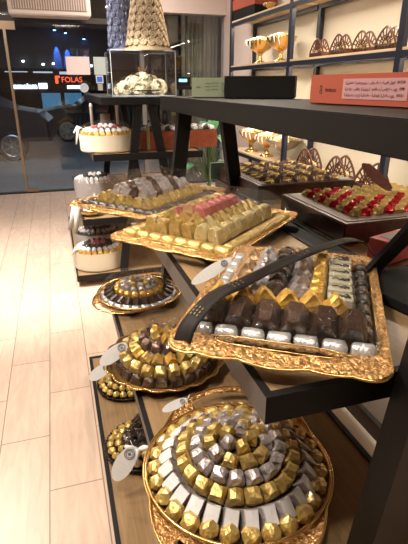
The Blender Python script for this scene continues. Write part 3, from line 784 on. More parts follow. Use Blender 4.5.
# ---- gold and charcoal tray
TR, M = rect_tray((.004, 1.925), 'ornate gold rectangular tray of charcoal and gold chocolates, farthest of the three', ZT, W=.425, L=.60, ang=-50, er=.12)
pile_base(TR, .4, .6, [(.31, .40, .035), (.22, .32, .058)])
nx, ny = 8, 12; W, L = .392, .475
for j in range(ny):
    for i in range(nx):
        d = min(i, nx - 1 - i, j, ny - 1 - j)
        x = -W / 2 + W * (i + .5) / nx; y = -L / 2 + L * (j + .5) / ny
        if d == 0:
            piece('cyl', black_foil, (.046, .036, .034), put(M, x, y, .008, 0 if j in (0, ny - 1) else PI / 2), 'charcoal foil roll, %s across and %s back, charcoal and gold tray edge' % (ordinal(i), ordinal(j)), 'charcoal foil rolls around the charcoal and gold tray')
        else:
            mm = gold_foil if d == 1 else (mauve_foil if (i + j) % 3 else brown_foil)
            if d == 2 and i == 4 and j < 9: mm = dark_foil
            nmd = {'gold_foil': 'gold', 'mauve_silver_foil': 'mauve silver', 'brown_foil': 'brown', 'dark_brown_foil': 'dark brown'}[mm.name]
            piece('tent', mm, (.043, .034, .042), put(M, x * .97, y * .97, [0, .030, .062, .072][min(d, 3)], .0, .05), '%s folded chocolate, %s across and %s back, charcoal and gold tray' % (nmd, ordinal(i), ordinal(j)), nmd + ' folded chocolates on the charcoal and gold tray')
cello_box(M, .405, .49, .112, .04, 'crinkled clear cellophane over the charcoal and gold tray', 15.0)

# ------------------------------------------------------------------ round trays
def round_tray(c, r, label, hand=None, scallop=0, m=tray_gold, edge=plain_gold, wing=.075, half=42, tilt=None):
    t = thing('round_tray', label, 'tray', c, 0, 'round metal serving trays')
    def prof(a):
        rr = r
        if scallop: rr += .011 * abs(math.sin(a * scallop / 2)) - .004
        if hand is not None:
            for h in (hand, hand + PI):
                d = abs((a - h + PI) % (2 * PI) - PI)
                if d < R(half): rr += wing * (.5 + .5 * math.cos(PI * d / R(half))) ** .6
        return rr
    rin = lambda u: ((r * .90) * math.cos(2 * PI * u), (r * .90) * math.sin(2 * PI * u))
    rout = lambda u: (prof(2 * PI * u) * math.cos(2 * PI * u), prof(2 * PI * u) * math.sin(2 * PI * u))
    def skip(u, v):
        if hand is None: return False
        a = 2 * PI * u
        for h in (hand, hand + PI):
            d = abs((a - h + PI) % (2 * PI) - PI)
            if d < R(half * .5) and .45 < v < .80: return True
        return False
    zf = lambda v: .014 + .018 * v ** .7 + (.003 if v > .9 else 0)
    o = radial_rim(rin, rout, zf, 240, 12, (0, 0), skip, .004 if m is tray_gold else .001).build('rim', m, t, smooth=True); solid(o, .003)
    mb = MB(); N = 120
    if scallop:
        for k in range(N):
            a = 2 * PI * k / N; q = prof(a); mb.lathe([(0, -.0032), (.0032, 0), (0, .0032)], 5, (q * math.cos(a), q * math.sin(a), .037))
    mb.tube([(prof(2 * PI * k / 200) * math.cos(2 * PI * k / 200), prof(2 * PI * k / 200) * math.sin(2 * PI * k / 200), .035) for k in range(200)], .003, 6, closed=True)
    mb.build('edge_bead', edge, t, smooth=True)
    if hand is not None:
        mb = MB(); mb.tube([(r * .975 * math.cos(2 * PI * k / 120), r * .975 * math.sin(2 * PI * k / 120), .034) for k in range(120)], .0045, 6, closed=True); mb.build('inner_lip', edge, t, smooth=True)
    o = MB().lathe([(r * .905, .016), (r * .86, .004), (.001, .004)], 96).build('well', tray_well if not scallop else antique, t, smooth=True); solid(o, .003)
    return t
def cone(t, prof, m=tray_well):
    return MB().lathe(prof, 48).build('inner_cone', m, t, smooth=True)

# big spiral tray at the front of the third shelf
C = Vector((.358, .862, .551))
T = round_tray(C, .243, 'large round gold tray with ornate handles and a spiral of chocolates', hand=math.atan2(-.94, -.36), wing=.085, half=60)
cone(T, [(.20, .006), (.185, .02), (.14, .055), (.07, .092), (.001, .108)], mat('dark_gold_base', (.10, .07, .03), .5, .4))
w = 'the large spiral tray'
ring(C, .209, .010, 28, 'ball', gold_foil, (.047, .044, .044), 0, 'gold foil ball', 'ring one of ' + w)
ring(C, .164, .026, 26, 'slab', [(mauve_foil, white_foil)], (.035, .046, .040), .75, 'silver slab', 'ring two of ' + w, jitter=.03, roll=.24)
ring(C, .134, .056, 21, 'cube', [(gold_foil,)], (.037, .036, .032), .4, 'gold foil cube', 'ring three of ' + w, .1)
ring(C, .100, .076, 16, 'cube', [(mauve_foil,)], (.036, .034, .030), .35, 'grey foil cube', 'ring four of ' + w)
ring(C, .066, .092, 10, 'cube', [gold_foil, gold_foil, mauve_foil], (.036, .033, .028), .3, 'small foil cube', 'ring five of ' + w)
ring(C, .030, .104, 5, 'cube', [gold_foil, mauve_foil], (.032, .032, .028), .1, 'central foil cube', 'ring six of ' + w)

# scalloped tray
C = Vector((.292, 1.425, .551))
T = round_tray(C, .212, 'scalloped round bronze tray of gold and dark chocolates behind the spiral tray', scallop=18, m=antique, edge=plain_gold)
cone(T, [(.15, .006), (.14, .03), (.10, .08), (.05, .115), (.001, .122)])
w = 'the scalloped tray'
ring(C, .158, .008, 23, 'cube', [(dark_foil,)], (.043, .040, .038), .12, 'dark brown block', 'ring one of ' + w)
ring(C, .134, .036, 20, 'cube', [(gold_foil,)], (.041, .040, .044), .4, 'gold foil block', 'ring two of ' + w)
ring(C, .102, .074, 15, 'tent', [gold_rich, gold_foil, gold_foil], (.040, .038, .032), .4, 'gold folded chocolate', 'ring three of ' + w)
ring(C, .070, .098, 11, 'cube', [(brown_foil,)], (.036, .034, .030), .35, 'brown foil cube', 'ring four of ' + w)
ring(C, .034, .116, 5, 'tent', [gold_rich, gold_foil], (.034, .032, .030), .2, 'top gold chocolate', 'ring five of ' + w)
cello_dome(C, .184, .150, 'clear cellophane dome over the scalloped tray', 21)

# handled oval tray farther back
C = Vector((.300, 2.02, .551))
T = round_tray(C, .198, 'round gold handled tray of silver and dark chocolates, third along the shelf', hand=math.atan2(-.156, -.178), wing=.055, half=50)
cone(T, [(.15, .006), (.14, .02), (.09, .05), (.04, .07), (.001, .075)])
w = 'the third tray'
ring(C, .164, .008, 24, 'cyl', [(silver_foil,)], (.040, .032, .030), 0, 'silver foil roll', 'ring one of ' + w)
ring(C, .134, .022, 24, 'wedge', [(dark_foil,)], (.032, .045, .036), .45, 'dark brown wedge', 'ring two of ' + w)
ring(C, .098, .046, 18, 'cube', [(gold_rich,)], (.030, .028, .026), .3, 'gold foil cube', 'ring three of ' + w)
ring(C, .070, .056, 13, 'cube', [(mauve_foil,)], (.030, .028, .028), .3, 'grey foil cube', 'ring four of ' + w)
ring(C, .040, .068, 8, 'cube', [mauve_foil, gold_foil], (.028, .028, .026), .2, 'small foil cube', 'ring five of ' + w)
cello_dome(C, .182, .098, 'clear cellophane dome over the third round tray', 31)

# small beaded plates on the lowest shelf
def beaded_plate(C, r, label, w, seed):
    t = thing('beaded_plate', label, 'plate', C, 0, 'small beaded plates on the lowest shelf')
    MB().lathe([(r * .5, 0), (r * .92, .006), (r, .016), (r * .98, .020), (r * .9, .010), (.001, .006)], 64).build('dish', mat('black_plate', (.02, .018, .015), .3, .3), t, smooth=True)
    mb = MB()
    for k in range(64):
        a = 2 * PI * k / 64; mb.lathe([(0, -.0045), (.0045, 0), (0, .0045)], 6, (r * math.cos(a), r * math.sin(a), .021))
    mb.build('beaded_edge', mat('dark_brass_bead', (.16, .12, .06), .3, .8), t, smooth=True)
    cone(t, [(.10, .008), (.07, .03), (.03, .045), (.001, .048)])
    ring(C, r * .82, .012, 22, 'ball', gold_foil, (.034, .034, .032), 0, 'gold foil ball', 'ring one of ' + w)
    ring(C, r * .60, .026, 16, 'ball', gold_foil, (.034, .034, .032), 0, 'gold foil ball', 'ring two of ' + w)
    ring(C, r * .36, .042, 9, 'tent', [dark_foil, black_foil], (.036, .034, .032), .2, 'dark folded chocolate', 'ring three of ' + w)
    ring(C, r * .12, .058, 3, 'tent', [black_foil, dark_foil], (.036, .034, .032), .0, 'top dark chocolate', 'ring four of ' + w)
C1 = Vector((.200, 1.52, .101)); beaded_plate(C1, .152, 'black plate with beaded edge, gold balls and dark chocolates under the spiral tray', 'the lower beaded plate', 1)
C2 = Vector((.205, 1.97, .101)); beaded_plate(C2, .148, 'black plate with beaded edge under the scalloped tray', 'the rear beaded plate', 2)
# diagonal crest of dark chocolates across the plate
for k in range(7):
    p = C1 + Vector((-.06 + .012 * k, -.045 + .026 * k, .05 + .012 * math.sin(k * .52)))
    piece('tent', black_foil if k % 2 else dark_foil, (.038, .034, .032), Matrix.Translation(p) @ Matrix.Rotation(random.random() * 3, 4, 'Z'), 'charcoal folded chocolate, %s along the crest of the lower beaded plate' % ordinal(k), 'charcoal crest of the lower beaded plate')
# extra plate seen under the bench behind the leg
C3 = Vector((.86, 1.05, .101)); t = thing('round_plate', 'dark round plate with copper rim low behind the sloping leg', 'plate', C3)
MB().lathe([(.08, 0), (.15, .008), (.17, .02), (.165, .022), (.08, .008), (.001, .006)], 64).build('dish', tray_well, t, smooth=True)
mb = MB(); mb.tube([(.17 * math.cos(2 * PI * k / 64), .17 * math.sin(2 * PI * k / 64), .022) for k in range(64)], .003, 6, closed=True); mb.build('rim', mat('copper', (.5, .27, .16), .3, .9), t, smooth=True)

# ------------------------------------------------------------------ mahogany stands with rows
def stand(cx0, cx1, cy0, cy1, label, z=1.021, h=.068):
    t = thing('display_plinth', label, 'plinth', ((cx0 + cx1) / 2, (cy0 + cy1) / 2, z))
    w, l = (cx1 - cx0) / 2, (cy1 - cy0) / 2
    MB().box(-w, w, -l, l, 0, h).build('block', mahog, t, bevel=.004)
    MB().box(-w + .02, w - .02, -l + .02, l - .02, h, h + .002).build('inset_top', wood('plinth_top_%d' % int(cy0 * 100), (.075, .042, .03), (.11, .065, .045), (8, 1, 8), .35), t)
    return t
stand(.835, 1.33, 1.87, 2.40, 'dark mahogany plinth carrying gold and brown twists, beside the window side')
stand(.855, 1.42, 1.225, 1.69, 'dark mahogany plinth carrying red and gold twists')
mb = MB().box(.79, .90, 2.42, 2.44, 1.021, 1.11); tag(mb.build('green_card', mat('green_card', (.12, .19, .15), .5)), 'thin green card standing at the back of the mahogany plinth', 'card')
I4 = Matrix.Identity(4)
def twist_rows(x0, x1, y0, y1, nx, ny, z, fn, where):
    for j in range(ny):
        for i in range(nx):
            x = x0 + (x1 - x0) * (i + .5) / nx; y = y0 + (y1 - y0) * (j + .5) / ny
            nm, mm = fn(i, j)
            piece('tent', mm, (.038, .034, .023), put(I4, x, y, z, .7, 0), '%s twist, %s from aisle, %s row back on the %s' % (nm, ordinal(i), ordinal(j), where), nm + ' twists on the ' + where)
twist_rows(.885, 1.27, 1.885, 2.40, 9, 9, 1.091, lambda i, j: ('gold', gold_foil) if (i) % 2 == 0 and j % 3 != 1 else ('brown', brown_foil), 'rear plinth')
twist_rows(.925, 1.38, 1.29, 1.66, 10, 9, 1.091, lambda i, j: ('gold', gold_foil) if (i + j) % 2 == 0 or (i > 3 and j > 4) else ('red', red_foil), 'front plinth')

# ------------------------------------------------------------------ boxes
px = thing('gift_box', 'coral red long box with blush label standing on the charcoal top slab', 'box', (.702, 1.037, 1.4565))
A = Vector((.682, 1.212, 1.4565)); B = Vector((.735, .75, 1.4565)); d = (B - A).normalized(); nn = Vector((d.y, -d.x, 0)) * -1
if nn.x < 0: nn = -nn
ang = math.atan2(d.y, d.x); px.location = A; px.rotation_euler = (0, 0, ang); Ln = (B - A).length
MB().box(0, Ln, 0, .17, 0, .071).build('carton', coral, px, bevel=.0015)
MB().box(.135, .345, -.001, 0, .014, .060).build('label', blush_label, px)
# the face looks along local -Y, text reads along +X
me = textmesh('lindoso', .015, .0001, 0); o = link('lettering', me, ink, px, (.088, -.0006, .034)); o.rotation_euler = (PI / 2, 0, 0)
mb = MB()
for z0 in (.030, .040): mb.tube([(.048 + .0045 * math.cos(2 * PI * k / 16), -.0008, z0 + .005 * math.sin(2 * PI * k / 16)) for k in range(16)], .0007, 5, closed=True)
mb.build('emblem', ink, px)
for k, tx in enumerate(('السادة : اسم حسن - شربات فضة لوزة  0123456789', 'الفرع : شارع النيل - مقابل ساحة برج  0987654321', 'القصر : حي الزهراء - الدوار الكبير  0551234567')):
    tx = tx[:40]
    me = textmesh(tx, .0085, .0001, 0)
    xs_ = [v.co.x for v in me.vertices]; s = .19 / max(.01, (max(xs_) - min(xs_)))
    for v in me.vertices: v.co.x *= s
    o = link('label_text', me, ink, px, (.24, -.0016, .051 - .0135 * k)); o.rotation_euler = (PI / 2, 0, 0)
gx = thing('gift_box', 'sage green box with small printed lines on the charcoal top slab', 'box', (.553, 1.95, 1.4565))
d = (Vector((.700, 1.90, 0)) - Vector((.553, 1.95, 0))); gx.rotation_euler = (0, 0, math.atan2(d.y, d.x))
MB().box(0, d.length, 0, .13, 0, .075).build('carton', sage, gx, bevel=.0015)
mb = MB()
for k in range(3): mb.box(.055, .075, -.0008, 0, .028 + k * .012, .030 + k * .012); mb.box(.08, .108, -.0008, 0, .030 + k * .012, .032 + k * .012)
mb.box(.018, .035, -.0008, 0, .038, .041); mb.build('printed_lines', mat('print_green', (.12, .16, .10), .6), gx)
mb = MB(); mb.tube([(.126 + .005 * math.cos(2 * PI * k / 16), -.0008, .040 + .016 * math.sin(2 * PI * k / 16)) for k in range(16)], .0008, 5, closed=True); mb.build('emblem', mat('print_green', (.12, .16, .10), .6), gx)
bx = thing('black_box', 'matt black long box beside the sage green box', 'box', (.668, 1.80, 1.4565))
d = (Vector((.868, 1.66, 0)) - Vector((.640, 1.80, 0))); bx.location = (.640, 1.80, 1.4565); bx.rotation_euler = (0, 0, math.atan2(d.y, d.x))
MB().box(0, d.length, 0, .11, 0, .076).build('carton', mattblack, bx, bevel=.002)
MB().box(-.001, d.length + .001, -.001, .111, .076, .079).build('lid_edge', mat('box_edge', (.03, .028, .025), .5), bx)
# pink box on the bench with open black presentation box
pb = thing('gift_box', 'small pink red box on the oak bench behind the black case', 'box', (.872, 1.022, 1.021), R(18))
MB().box(0, .22, 0, .075, 0, .066).build('carton', pinkred, pb, bevel=.002)
MB().box(.03, .20, .012, .06, .0662, .0672).build('pale_sleeve', mat('sleeve_grey', (.35, .28, .27), .5), pb)
kb = thing('presentation_case', 'open black presentation case lying on the oak bench beside the ribboned tray', 'case', (.715, .735, 1.0215), R(12))
MB().box(0, .30, 0, .19, 0, .022).build('base', mattblack, kb, bevel=.002)
MB().box(.04, .27, .02, .024, .0222, .0232).build('edge_line', mat('case_line', (.22, .2, .17), .5), kb)
MB().hexa([(.02, .19, .002), (.10, .20, -.0), (.26, .20, .10), (.22, .19, .15)], [(.02, .205, .002), (.10, .215, -.0), (.26, .215, .10), (.22, .205, .15)]).build('lid', mattblack, kb)
# ------------------------------------------------------------------ oval boxes on the far unit
def drum(C, rx, ry, h, m, label, w, top, hh=.0):
    t = thing('oval_box', label, 'box', C, 0, 'oval chocolate boxes on the farther unit')
    pr = [(.96, 0), (1, .01), (1.02, h), (.97, h), (.95, h - .02), (.001, h - .02)]
    o = MB().lathe([(r, z) for r, z in pr], 64, sx=rx, sy=ry).build('drum', m, t, smooth=False)
    MB().lathe([(.90, h - .02), (.8, h + .02), (.4, h + .045), (.001, h + .055)], 32, sx=rx, sy=ry).build('inner_mound', tray_well, t)
    defs = [(.90, h - .012, 26, 'cube', top[0][1], (.036, .034, .034), .05), (.72, h + .010, 20, 'wedge', top[1][1], (.034, .042, .034), .4),
            (.48, h + .032, 13, 'cube', top[2][1], (.032, .030, .028), .3), (.22, h + .048, 6, 'tent', top[3][1], (.032, .030, .026), .2)]
    for q, (rr, z, n, kind, mm, size, tilt) in enumerate(defs):
        for i in range(n):
            a = -PI / 2 - 2 * PI * i / n; e = Vector((math.cos(a) * rx, math.sin(a) * ry, 0)); dd = Vector((math.cos(a) * ry, math.sin(a) * rx, 0)).normalized()
            tx = Vector((-dd.y, dd.x, 0)); p = Vector(C) + e * rr + Vector((0, 0, z))
            piece(kind, mm, size, basis(tx, dd, Vector((0, 0, 1)), p) @ Matrix.Rotation(-tilt, 4, 'X'), '%s chocolate, %s clockwise from the front, %s ring of %s' % (top[q][0], ordinal(i), ordinal(q), w), '%s chocolates, %s ring of %s' % (top[q][0], ordinal(q), w))
    return t
S = ('silver', silver_foil); G = ('gold', gold_rich); Wt = ('white', white_foil); D = ('dark', dark_foil); Mv = ('mauve', mauve_foil); K = ('charcoal', black_foil); P = ('rose', pink_foil)
drum(Vector((.375, 3.74, 1.036)), .205, .17, .125, cream_card, 'cream oval box of white and gold chocolates beside the glass display case', 'the upper cream box', [G, Wt, P, Wt])
cello_dome(Vector((.375, 3.74, 1.036)), .20, .10, 'clear cellophane on the upper cream oval box', 41, .12)
drum(Vector((.30, 4.30, .556)), .19, .16, .15, grey_card, 'grey oval box of silver chocolates on the farther unit middle shelf', 'the grey box', [Mv, S, K, S])
drum(Vector((.235, 3.72, .101)), .20, .17, .15, cream_card, 'cream oval box of white chocolates at the end of the lowest far shelf', 'the lower cream box', [G, Wt, K, P])
drum(Vector((.27, 4.22, .101)), .20, .16, .15, grey_card, 'grey oval box of charcoal chocolates behind the lower cream box', 'the lower grey box', [K, Mv, K, Mv])
cello_dome(Vector((.235, 3.72, .101)), .20, .09, 'clear cellophane on the lower cream oval box', 43, .14)
# small gold dish at the shelf edge
C = Vector((.20, 3.66, .556))
t = thing('gold_dish', 'small gold dish with white chocolates at the edge of the middle far shelf', 'dish', C)
MB().lathe([(.06, 0), (.085, .02), (.095, .05), (.09, .05), (.06, .01)], 32).build('dish', plain_gold, t, smooth=True)
ring(C, .07, .03, 11, 'cube', [(white_foil,)], (.030, .028, .028), .1, 'white foil cube', 'the small gold dish')
# gold easel uprights behind the upper cream box
es = thing('display_stand', 'slim pale stand with two upright rods behind the cream box', 'stand', (.40, 4.10, 1.036))
for x in (-.10, .11): MB().lathe([(.012, 0), (.012, .30), (.016, .31), (.010, .33), (0, .335)], 12).build('rod', mat('pale_rod', (.62, .58, .54), .4, .3), es, (x, 0, 0), smooth=True)
MB().box(-.03, .05, -.008, .008, .16, .25).build('small_plaque', mat('plaque', (.22, .17, .15), .5), es)
MB().box(-.13, .14, -.02, .02, 0, .02).build('base', black_metal, es)
# red brown boxes under the far top slab
for i, (x0, x1, y) in enumerate(((.62, .93, 3.66), (.95, 1.26, 3.70))):
    t = thing('wooden_box', ['red brown wooden box of chocolates on the far shelf, inner one', 'red brown wooden box on the far shelf, one closer to the plinths'][i], 'box', ((x0 + x1) / 2, y, 1.036))
    w = (x1 - x0) / 2
    MB().box(-w, w, 0, .28, 0, .135).build('carcass', mahog2, t, bevel=.003)
    MB().box(-w + .012, w - .012, .012, .268, .1352, .137).build('lining', tray_well, t)
    for j in range(4):
        for k in range(6):
            piece('cube', [mauve_foil, dark_foil, white_foil][(j + k) % 3], (.040, .045, .03), Matrix.Translation(((x0 + x1) / 2 - w + .035 + k * (2 * w - .07) / 5, y + .045 + j * .064, 1.036 + .137)), 'foil block, %s across and %s back on the %s wooden box' % (ordinal(k), ordinal(j), ['inner', 'outer'][i]), 'foil blocks on the %s wooden box' % ['inner', 'outer'][i])
    mb = MB().box(-w + .05, -w + .075, -.004, 0, 0, .17); mb.build('gold_band', mat('pale_gold_band', (.50, .38, .22), .4, .4), t)

# leafy plant behind the far unit, stands in for reflected green leaves
pl = thing('reflection_plant', 'leafy green potted plant standing in for reflected leaves behind the far unit', 'plant', (1.62, 5.0, 0))
MB().lathe([(.12, 0), (.16, .3), (.17, .42), (.15, .42), (.001, .38)], 32).build('pot', mat('white_pot', (.7, .7, .7), .4), pl, smooth=True)
st = MB(); lf = MB()
for k in range(16):
    a = k * 2.4; h = .7 + .45 * (k % 4) / 3; rr = .08 + .16 * ((k * 7) % 5) / 5
    top = Vector((rr * math.cos(a), rr * math.sin(a), h)); st.tube([(0, 0, .38), (top.x * .4, top.y * .4, .38 + (h - .38) * .6), top], .006, 5)
    dr_ = Vector((math.cos(a), math.sin(a), -.35)).normalized(); sd_ = Vector((-math.sin(a), math.cos(a), 0)); P_ = []
    for q in range(6):
        u = q / 5; wv = .055 * math.sin(PI * u) ** .8 + .001; c = top + dr_ * .24 * u + Vector((0, 0, .05 * math.sin(PI * u)))
        P_ += [c - sd_ * wv, c + Vector((0, 0, -.01)), c + sd_ * wv]
    lf.add(P_, [(q * 3 + s_, q * 3 + s_ + 1, q * 3 + s_ + 4, q * 3 + s_ + 3) for q in range(5) for s_ in range(2)])
st.build('stem', mat('stem_green', (.06, .14, .04), .6), pl); lf.build('foliage', mat('leaf_green', (.035, .16, .05), .45), pl, smooth=True)

# ------------------------------------------------------------------ acrylic case with flowers, rosette cones on top
cz = 1.426; cx, cy = .69, 3.92
gc = thing('display_case', 'clear acrylic display case holding cream flowers on far unit', 'display case', (cx, cy, cz))
hw, hd, hh = .245, .17, .315; t_ = .006
for nm, b_ in (('front_panel', (-hw, hw, -hd, -hd + t_, 0, hh)), ('back_panel', (-hw, hw, hd - t_, hd, 0, hh)), ('side_panel', (-hw, -hw + t_, -hd, hd, 0, hh)), ('side_panel', (hw - t_, hw, -hd, hd, 0, hh)), ('top_panel', (-hw, hw, -hd, hd, hh, hh + t_))):
    MB().box(*b_).build(nm, acrylic, gc)
mb = MB()
for sx in (-1, 1):
    for sy in (-1, 1): mb.box(sx * hw - .0025, sx * hw + .0025, sy * hd - .0025, sy * hd + .0025, 0, hh)
for z in (.004, hh + .004):
    mb.box(-hw, hw, -hd - .004, -hd + .002, z - .003, z + .003); mb.box(-hw, hw, hd - .002, hd + .004, z - .003, z + .003)
mb.build('polished_edges', mat('acrylic_edge_glow', (.35, .37, .40), .3, 0, emit=((.6, .62, .66), .06)), gc)  # edges emit faintly to imitate light caught in the acrylic
# flowers
fl = thing('flower_arrangement', 'mound of cream hydrangea flowers with green leaves inside the acrylic case', 'flowers', (cx + .01, cy, cz + .004))
petal = mat('cream_petal', (.95, .84, .60), .6)
def petals(c, r, n, seed):
    rnd = random.Random(seed); mb = MB()
    for k in range(n):
        u = rnd.random() * 2 - 1; a = rnd.random() * 2 * PI; q = math.sqrt(1 - u * u); nrm = Vector((q * math.cos(a), q * math.sin(a), u)); p = Vector(c) + nrm * r
        x = nrm.orthogonal().normalized(); y = nrm.cross(x); s = .016
        for m_ in range(4):
            b_ = m_ * PI / 2 + a; dv = x * math.cos(b_) + y * math.sin(b_); ev = x * -math.sin(b_) + y * math.cos(b_)
            mb.add([p, p + (dv + ev * .5) * s + nrm * .004, p + dv * s * 1.5 + nrm * .002, p + (dv - ev * .5) * s + nrm * .004], [(0, 1, 2, 3)])
    return mb
for k, (x, y, z, r) in enumerate(((-.14, -.02, .05, .055), (-.07, .0, .08, .065), (0, -.02, .10, .07), (.07, 0, .085, .065), (.13, -.03, .06, .06), (-.17, .03, .04, .045), (.03, .06, .07, .06), (.16, .05, .05, .05), (-.03, -.07, .045, .05))):
    petals((x, y, z), r, 60, k).build('flower_head', petal, fl)
lf = MB()
for k in range(9):
    a = -2.4 + k * .2; c = Vector((.03 + .10 * math.cos(a), -.02 + .10 * math.sin(a), .03)); dv = Vector((math.cos(a), math.sin(a), .25)); ev = Vector((-math.sin(a), math.cos(a), 0))
    lf.add([c, c + dv * .025 + ev * .018, c + dv * .06, c + dv * .025 - ev * .018], [(0, 1, 2, 3)])
lf.build('foliage', mat('dark_leaf', (.03, .12, .06), .5), fl)
mb = MB()
for k in range(10):
    a = k * .9; mb.add([(.02 + .02 * math.cos(a), .0, .17 + .01 * k % .05), (.02 + .05 * math.cos(a), .02 * math.sin(a), .20 + .02 * math.sin(a)), (.02 + .04 * math.cos(a + .7), .02, .18)], [(0, 1, 2)])
mb.tube([(.02, 0, .1), (.02, 0, .2)], .002, 5); mb.build('brown_sprig', mat('sprig', (.30, .16, .07), .6), fl)
# rosette cones
def rosette_mesh(r):
    mb = MB()
    mb.lathe([(r * .96, 0), (r, r * .35), (r * .84, r * .62), (r * .76, r * .5), (r * .66, r * .08), (r * .58, r * .08), (r * .48, r * .5), (r * .38, r * .55), (r * .28, r * .12), (r * .14, r * .35), (.0001, r * .4)], 18)
    me = mb.mesh('rosette'); me.polygons.foreach_set('use_smooth', [True] * len(me.polygons)); return me
def rosette_cone(name, c, r0, r1, H, r, m, core, label, sx=1, cut=None):
    t = thing(name, label, 'decoration', c, 0)
    MB().lathe([(r0 * .93, 0), (r0 * .93, .01), (r1 * .93, H), (.001, H)], 32).build('core', core, t, smooth=True)
    MB().lathe([(r0 + .02, 0), (r0 + .022, .02), (r0, .022), (.001, .02)], 40).build('base_rim', core, t)
    me = rosette_mesh(r); me.materials.append(m); rows = int(H / (r * 1.75)); n_ = 0
    for j in range(rows):
        z = .03 + r + j * r * 1.75; q = r0 + (r1 - r0) * z / H; n = max(5, int(2 * PI * q / (r * 1.98)))
        for i in range(n):
            a = 2 * PI * (i + .5 * (j % 2)) / n
            if math.sin(a) > .35: continue        # unseen back half turned to the glass
            o = bpy.data.objects.new('rosette', me); COL.objects.link(o); o.parent = t; n_ += 1
            nrm = Vector((math.cos(a), math.sin(a), (r0 - r1) / H)).normalized(); x = Vector((-math.sin(a), math.cos(a), 0)); y = nrm.cross(x)
            o.matrix_local = basis(x, y, nrm, (q * .95 * math.cos(a), q * .95 * math.sin(a), z))
            if n_ > 98: return t
    return t
bei = mat('beige_satin', (.40, .31, .20), .45, .1, (60, .3, .002)); sil = mat('silver_blue_satin', (.25, .28, .42), .35, .35, (60, .3, .002))
rosette_cone('rosette_cone', (.755, 3.90, cz + hh + .007), .165, .085, .42, .030, bei, mat('beige_core', (.34, .26, .17), .7), 'tall beige rosette cone standing on top of the acrylic case')
rosette_cone('rosette_cone', (.565, 4.02, cz + hh + .007), .085, .072, .46, .028, sil, mat('blue_core', (.18, .20, .30), .7), 'silvery blue rosette column beside the beige cone on the case')
# small digital clock on far unit
dc = thing('digital_clock', 'small black digital clock with pale blue digits behind the green box', 'clock', (1.10, 4.6, 1.3))

# ------------------------------------------------------------------ oval tags
def paper_tag(p, ax, L, W, label, m=paper, mark=True):
    x = Vector(ax).normalized(); n_ = (Vector((0, 0, 1.5)) - Vector(p)).normalized(); n_ = (n_ - x * n_.dot(x)).normalized(); y = n_.cross(x)
    t = thing('oval_tag', label, 'tag', p); t.matrix_world = basis(x, y, n_, p)
    vs = [(0, 0, .0006)]; N = 40
    for k in range(N): a = 2 * PI * k / N; vs.append((L / 2 * math.cos(a), W / 2 * math.sin(a), .0006))
    o = MB().add(vs, [(0, k + 1, (k + 1) % N + 1) for k in range(N)]).build('card', m, t); solid(o, .0008)
    if mark:
        mb = MB(); c = L * .30
        for rr in (W * .27, W * .19):
            mb.tube([(c + rr * math.cos(2 * PI * k / 24), rr * math.sin(2 * PI * k / 24), .0014) for k in range(24)], W * .022, 4, closed=True)
        mb.box(c - W * .10, c + W * .10, -W * .03, W * .03, .0008, .0016); mb.box(c - W * .03, c + W * .03, -W * .11, W * .11, .0008, .0016)
        mb.build('round_emblem', mat('tag_print', (.10, .10, .11), .6), t)
        mb = MB()
        for k in range(4):
            x0 = -L * .32 + k * L * .10
            mb.box(x0, x0 + L * .008, -W * .20, -W * .20 + W * (.34 if k % 2 else .26), .0007, .0013)
            mb.box(x0, x0 + L * .012, W * .20, W * .27, .0007, .0013)
        mb.build('printed_lines', mat('tag_print_grey', (.50, .50, .52), .6), t)
    st = MB(); st.tube([(L * .46, 0, .002), (L * .55, W * .1, .006), (L * .62, W * .35, 0)], .0012, 5); st.build('string', white_ribbon, t)
    return t
paper_tag((.1091, 1.4274 - .2 * 0, .6232), (.821, -.013, .571), .1205, .0500, 'white oval paper tag leaning on the rim of the scalloped tray')
paper_tag((.0625, 1.5743, .4625), (.846, -.037, .532), .1017, .047, 'white oval paper tag hanging half hidden behind the scalloped tray tag')
paper_tag((.1028, 1.2994, .243), (.574, .162, .803), .1363, .0682, 'white oval paper tag with round emblem over the lower beaded plate')
paper_tag((.2372, 1.0408, .6642), (.913, -.117, .392), .0791, .0254, 'white oval paper tag tucked behind the spiral tray')
paper_tag((.3267, .9868, 1.0824), (.869, -.062, .491), .1169, .0292, 'white oval paper tag at the side of the ribboned tray')
paper_tag((.9985, 1.2888, 1.2212), (.635, -.46, -.62), .1322, .036, 'brown oval tag standing up among red and gold twists', brown_paper, False)
# white ribbon tails on oval boxes and plates
def tails(c, label, spread, L=.12):
    mb = MB()
    for k, (dx, dz) in enumerate(spread):
        mb.tube([c, (c[0] + dx * .5, c[1] - .01 * k, c[2] + .012), (c[0] + dx, c[1] - .02 * k, c[2] + dz)], [.007, .012, .006], 6)
    return tag(mb.build('white_bow', white_ribbon, smooth=True), label, 'bow')
tails((.20, 3.76, 1.20), 'white ribbon tails hanging off the upper cream box', [(-.05, -.06), (-.07, -.03), (-.06, -.11)])
tails((.06, 1.66, 1.09), 'white ribbon tails at the corner of the charcoal and gold tray', [(-.05, -.07), (-.03, -.08)])
tails((.08, 3.66, .27), 'white ribbon tails on the lower cream box', [(-.06, -.04), (-.05, -.01)])
tails((.17, 1.40, .20), 'white ribbon bow on the lower beaded plate', [(-.05, .03), (.04, .02), (-.02, -.04)])

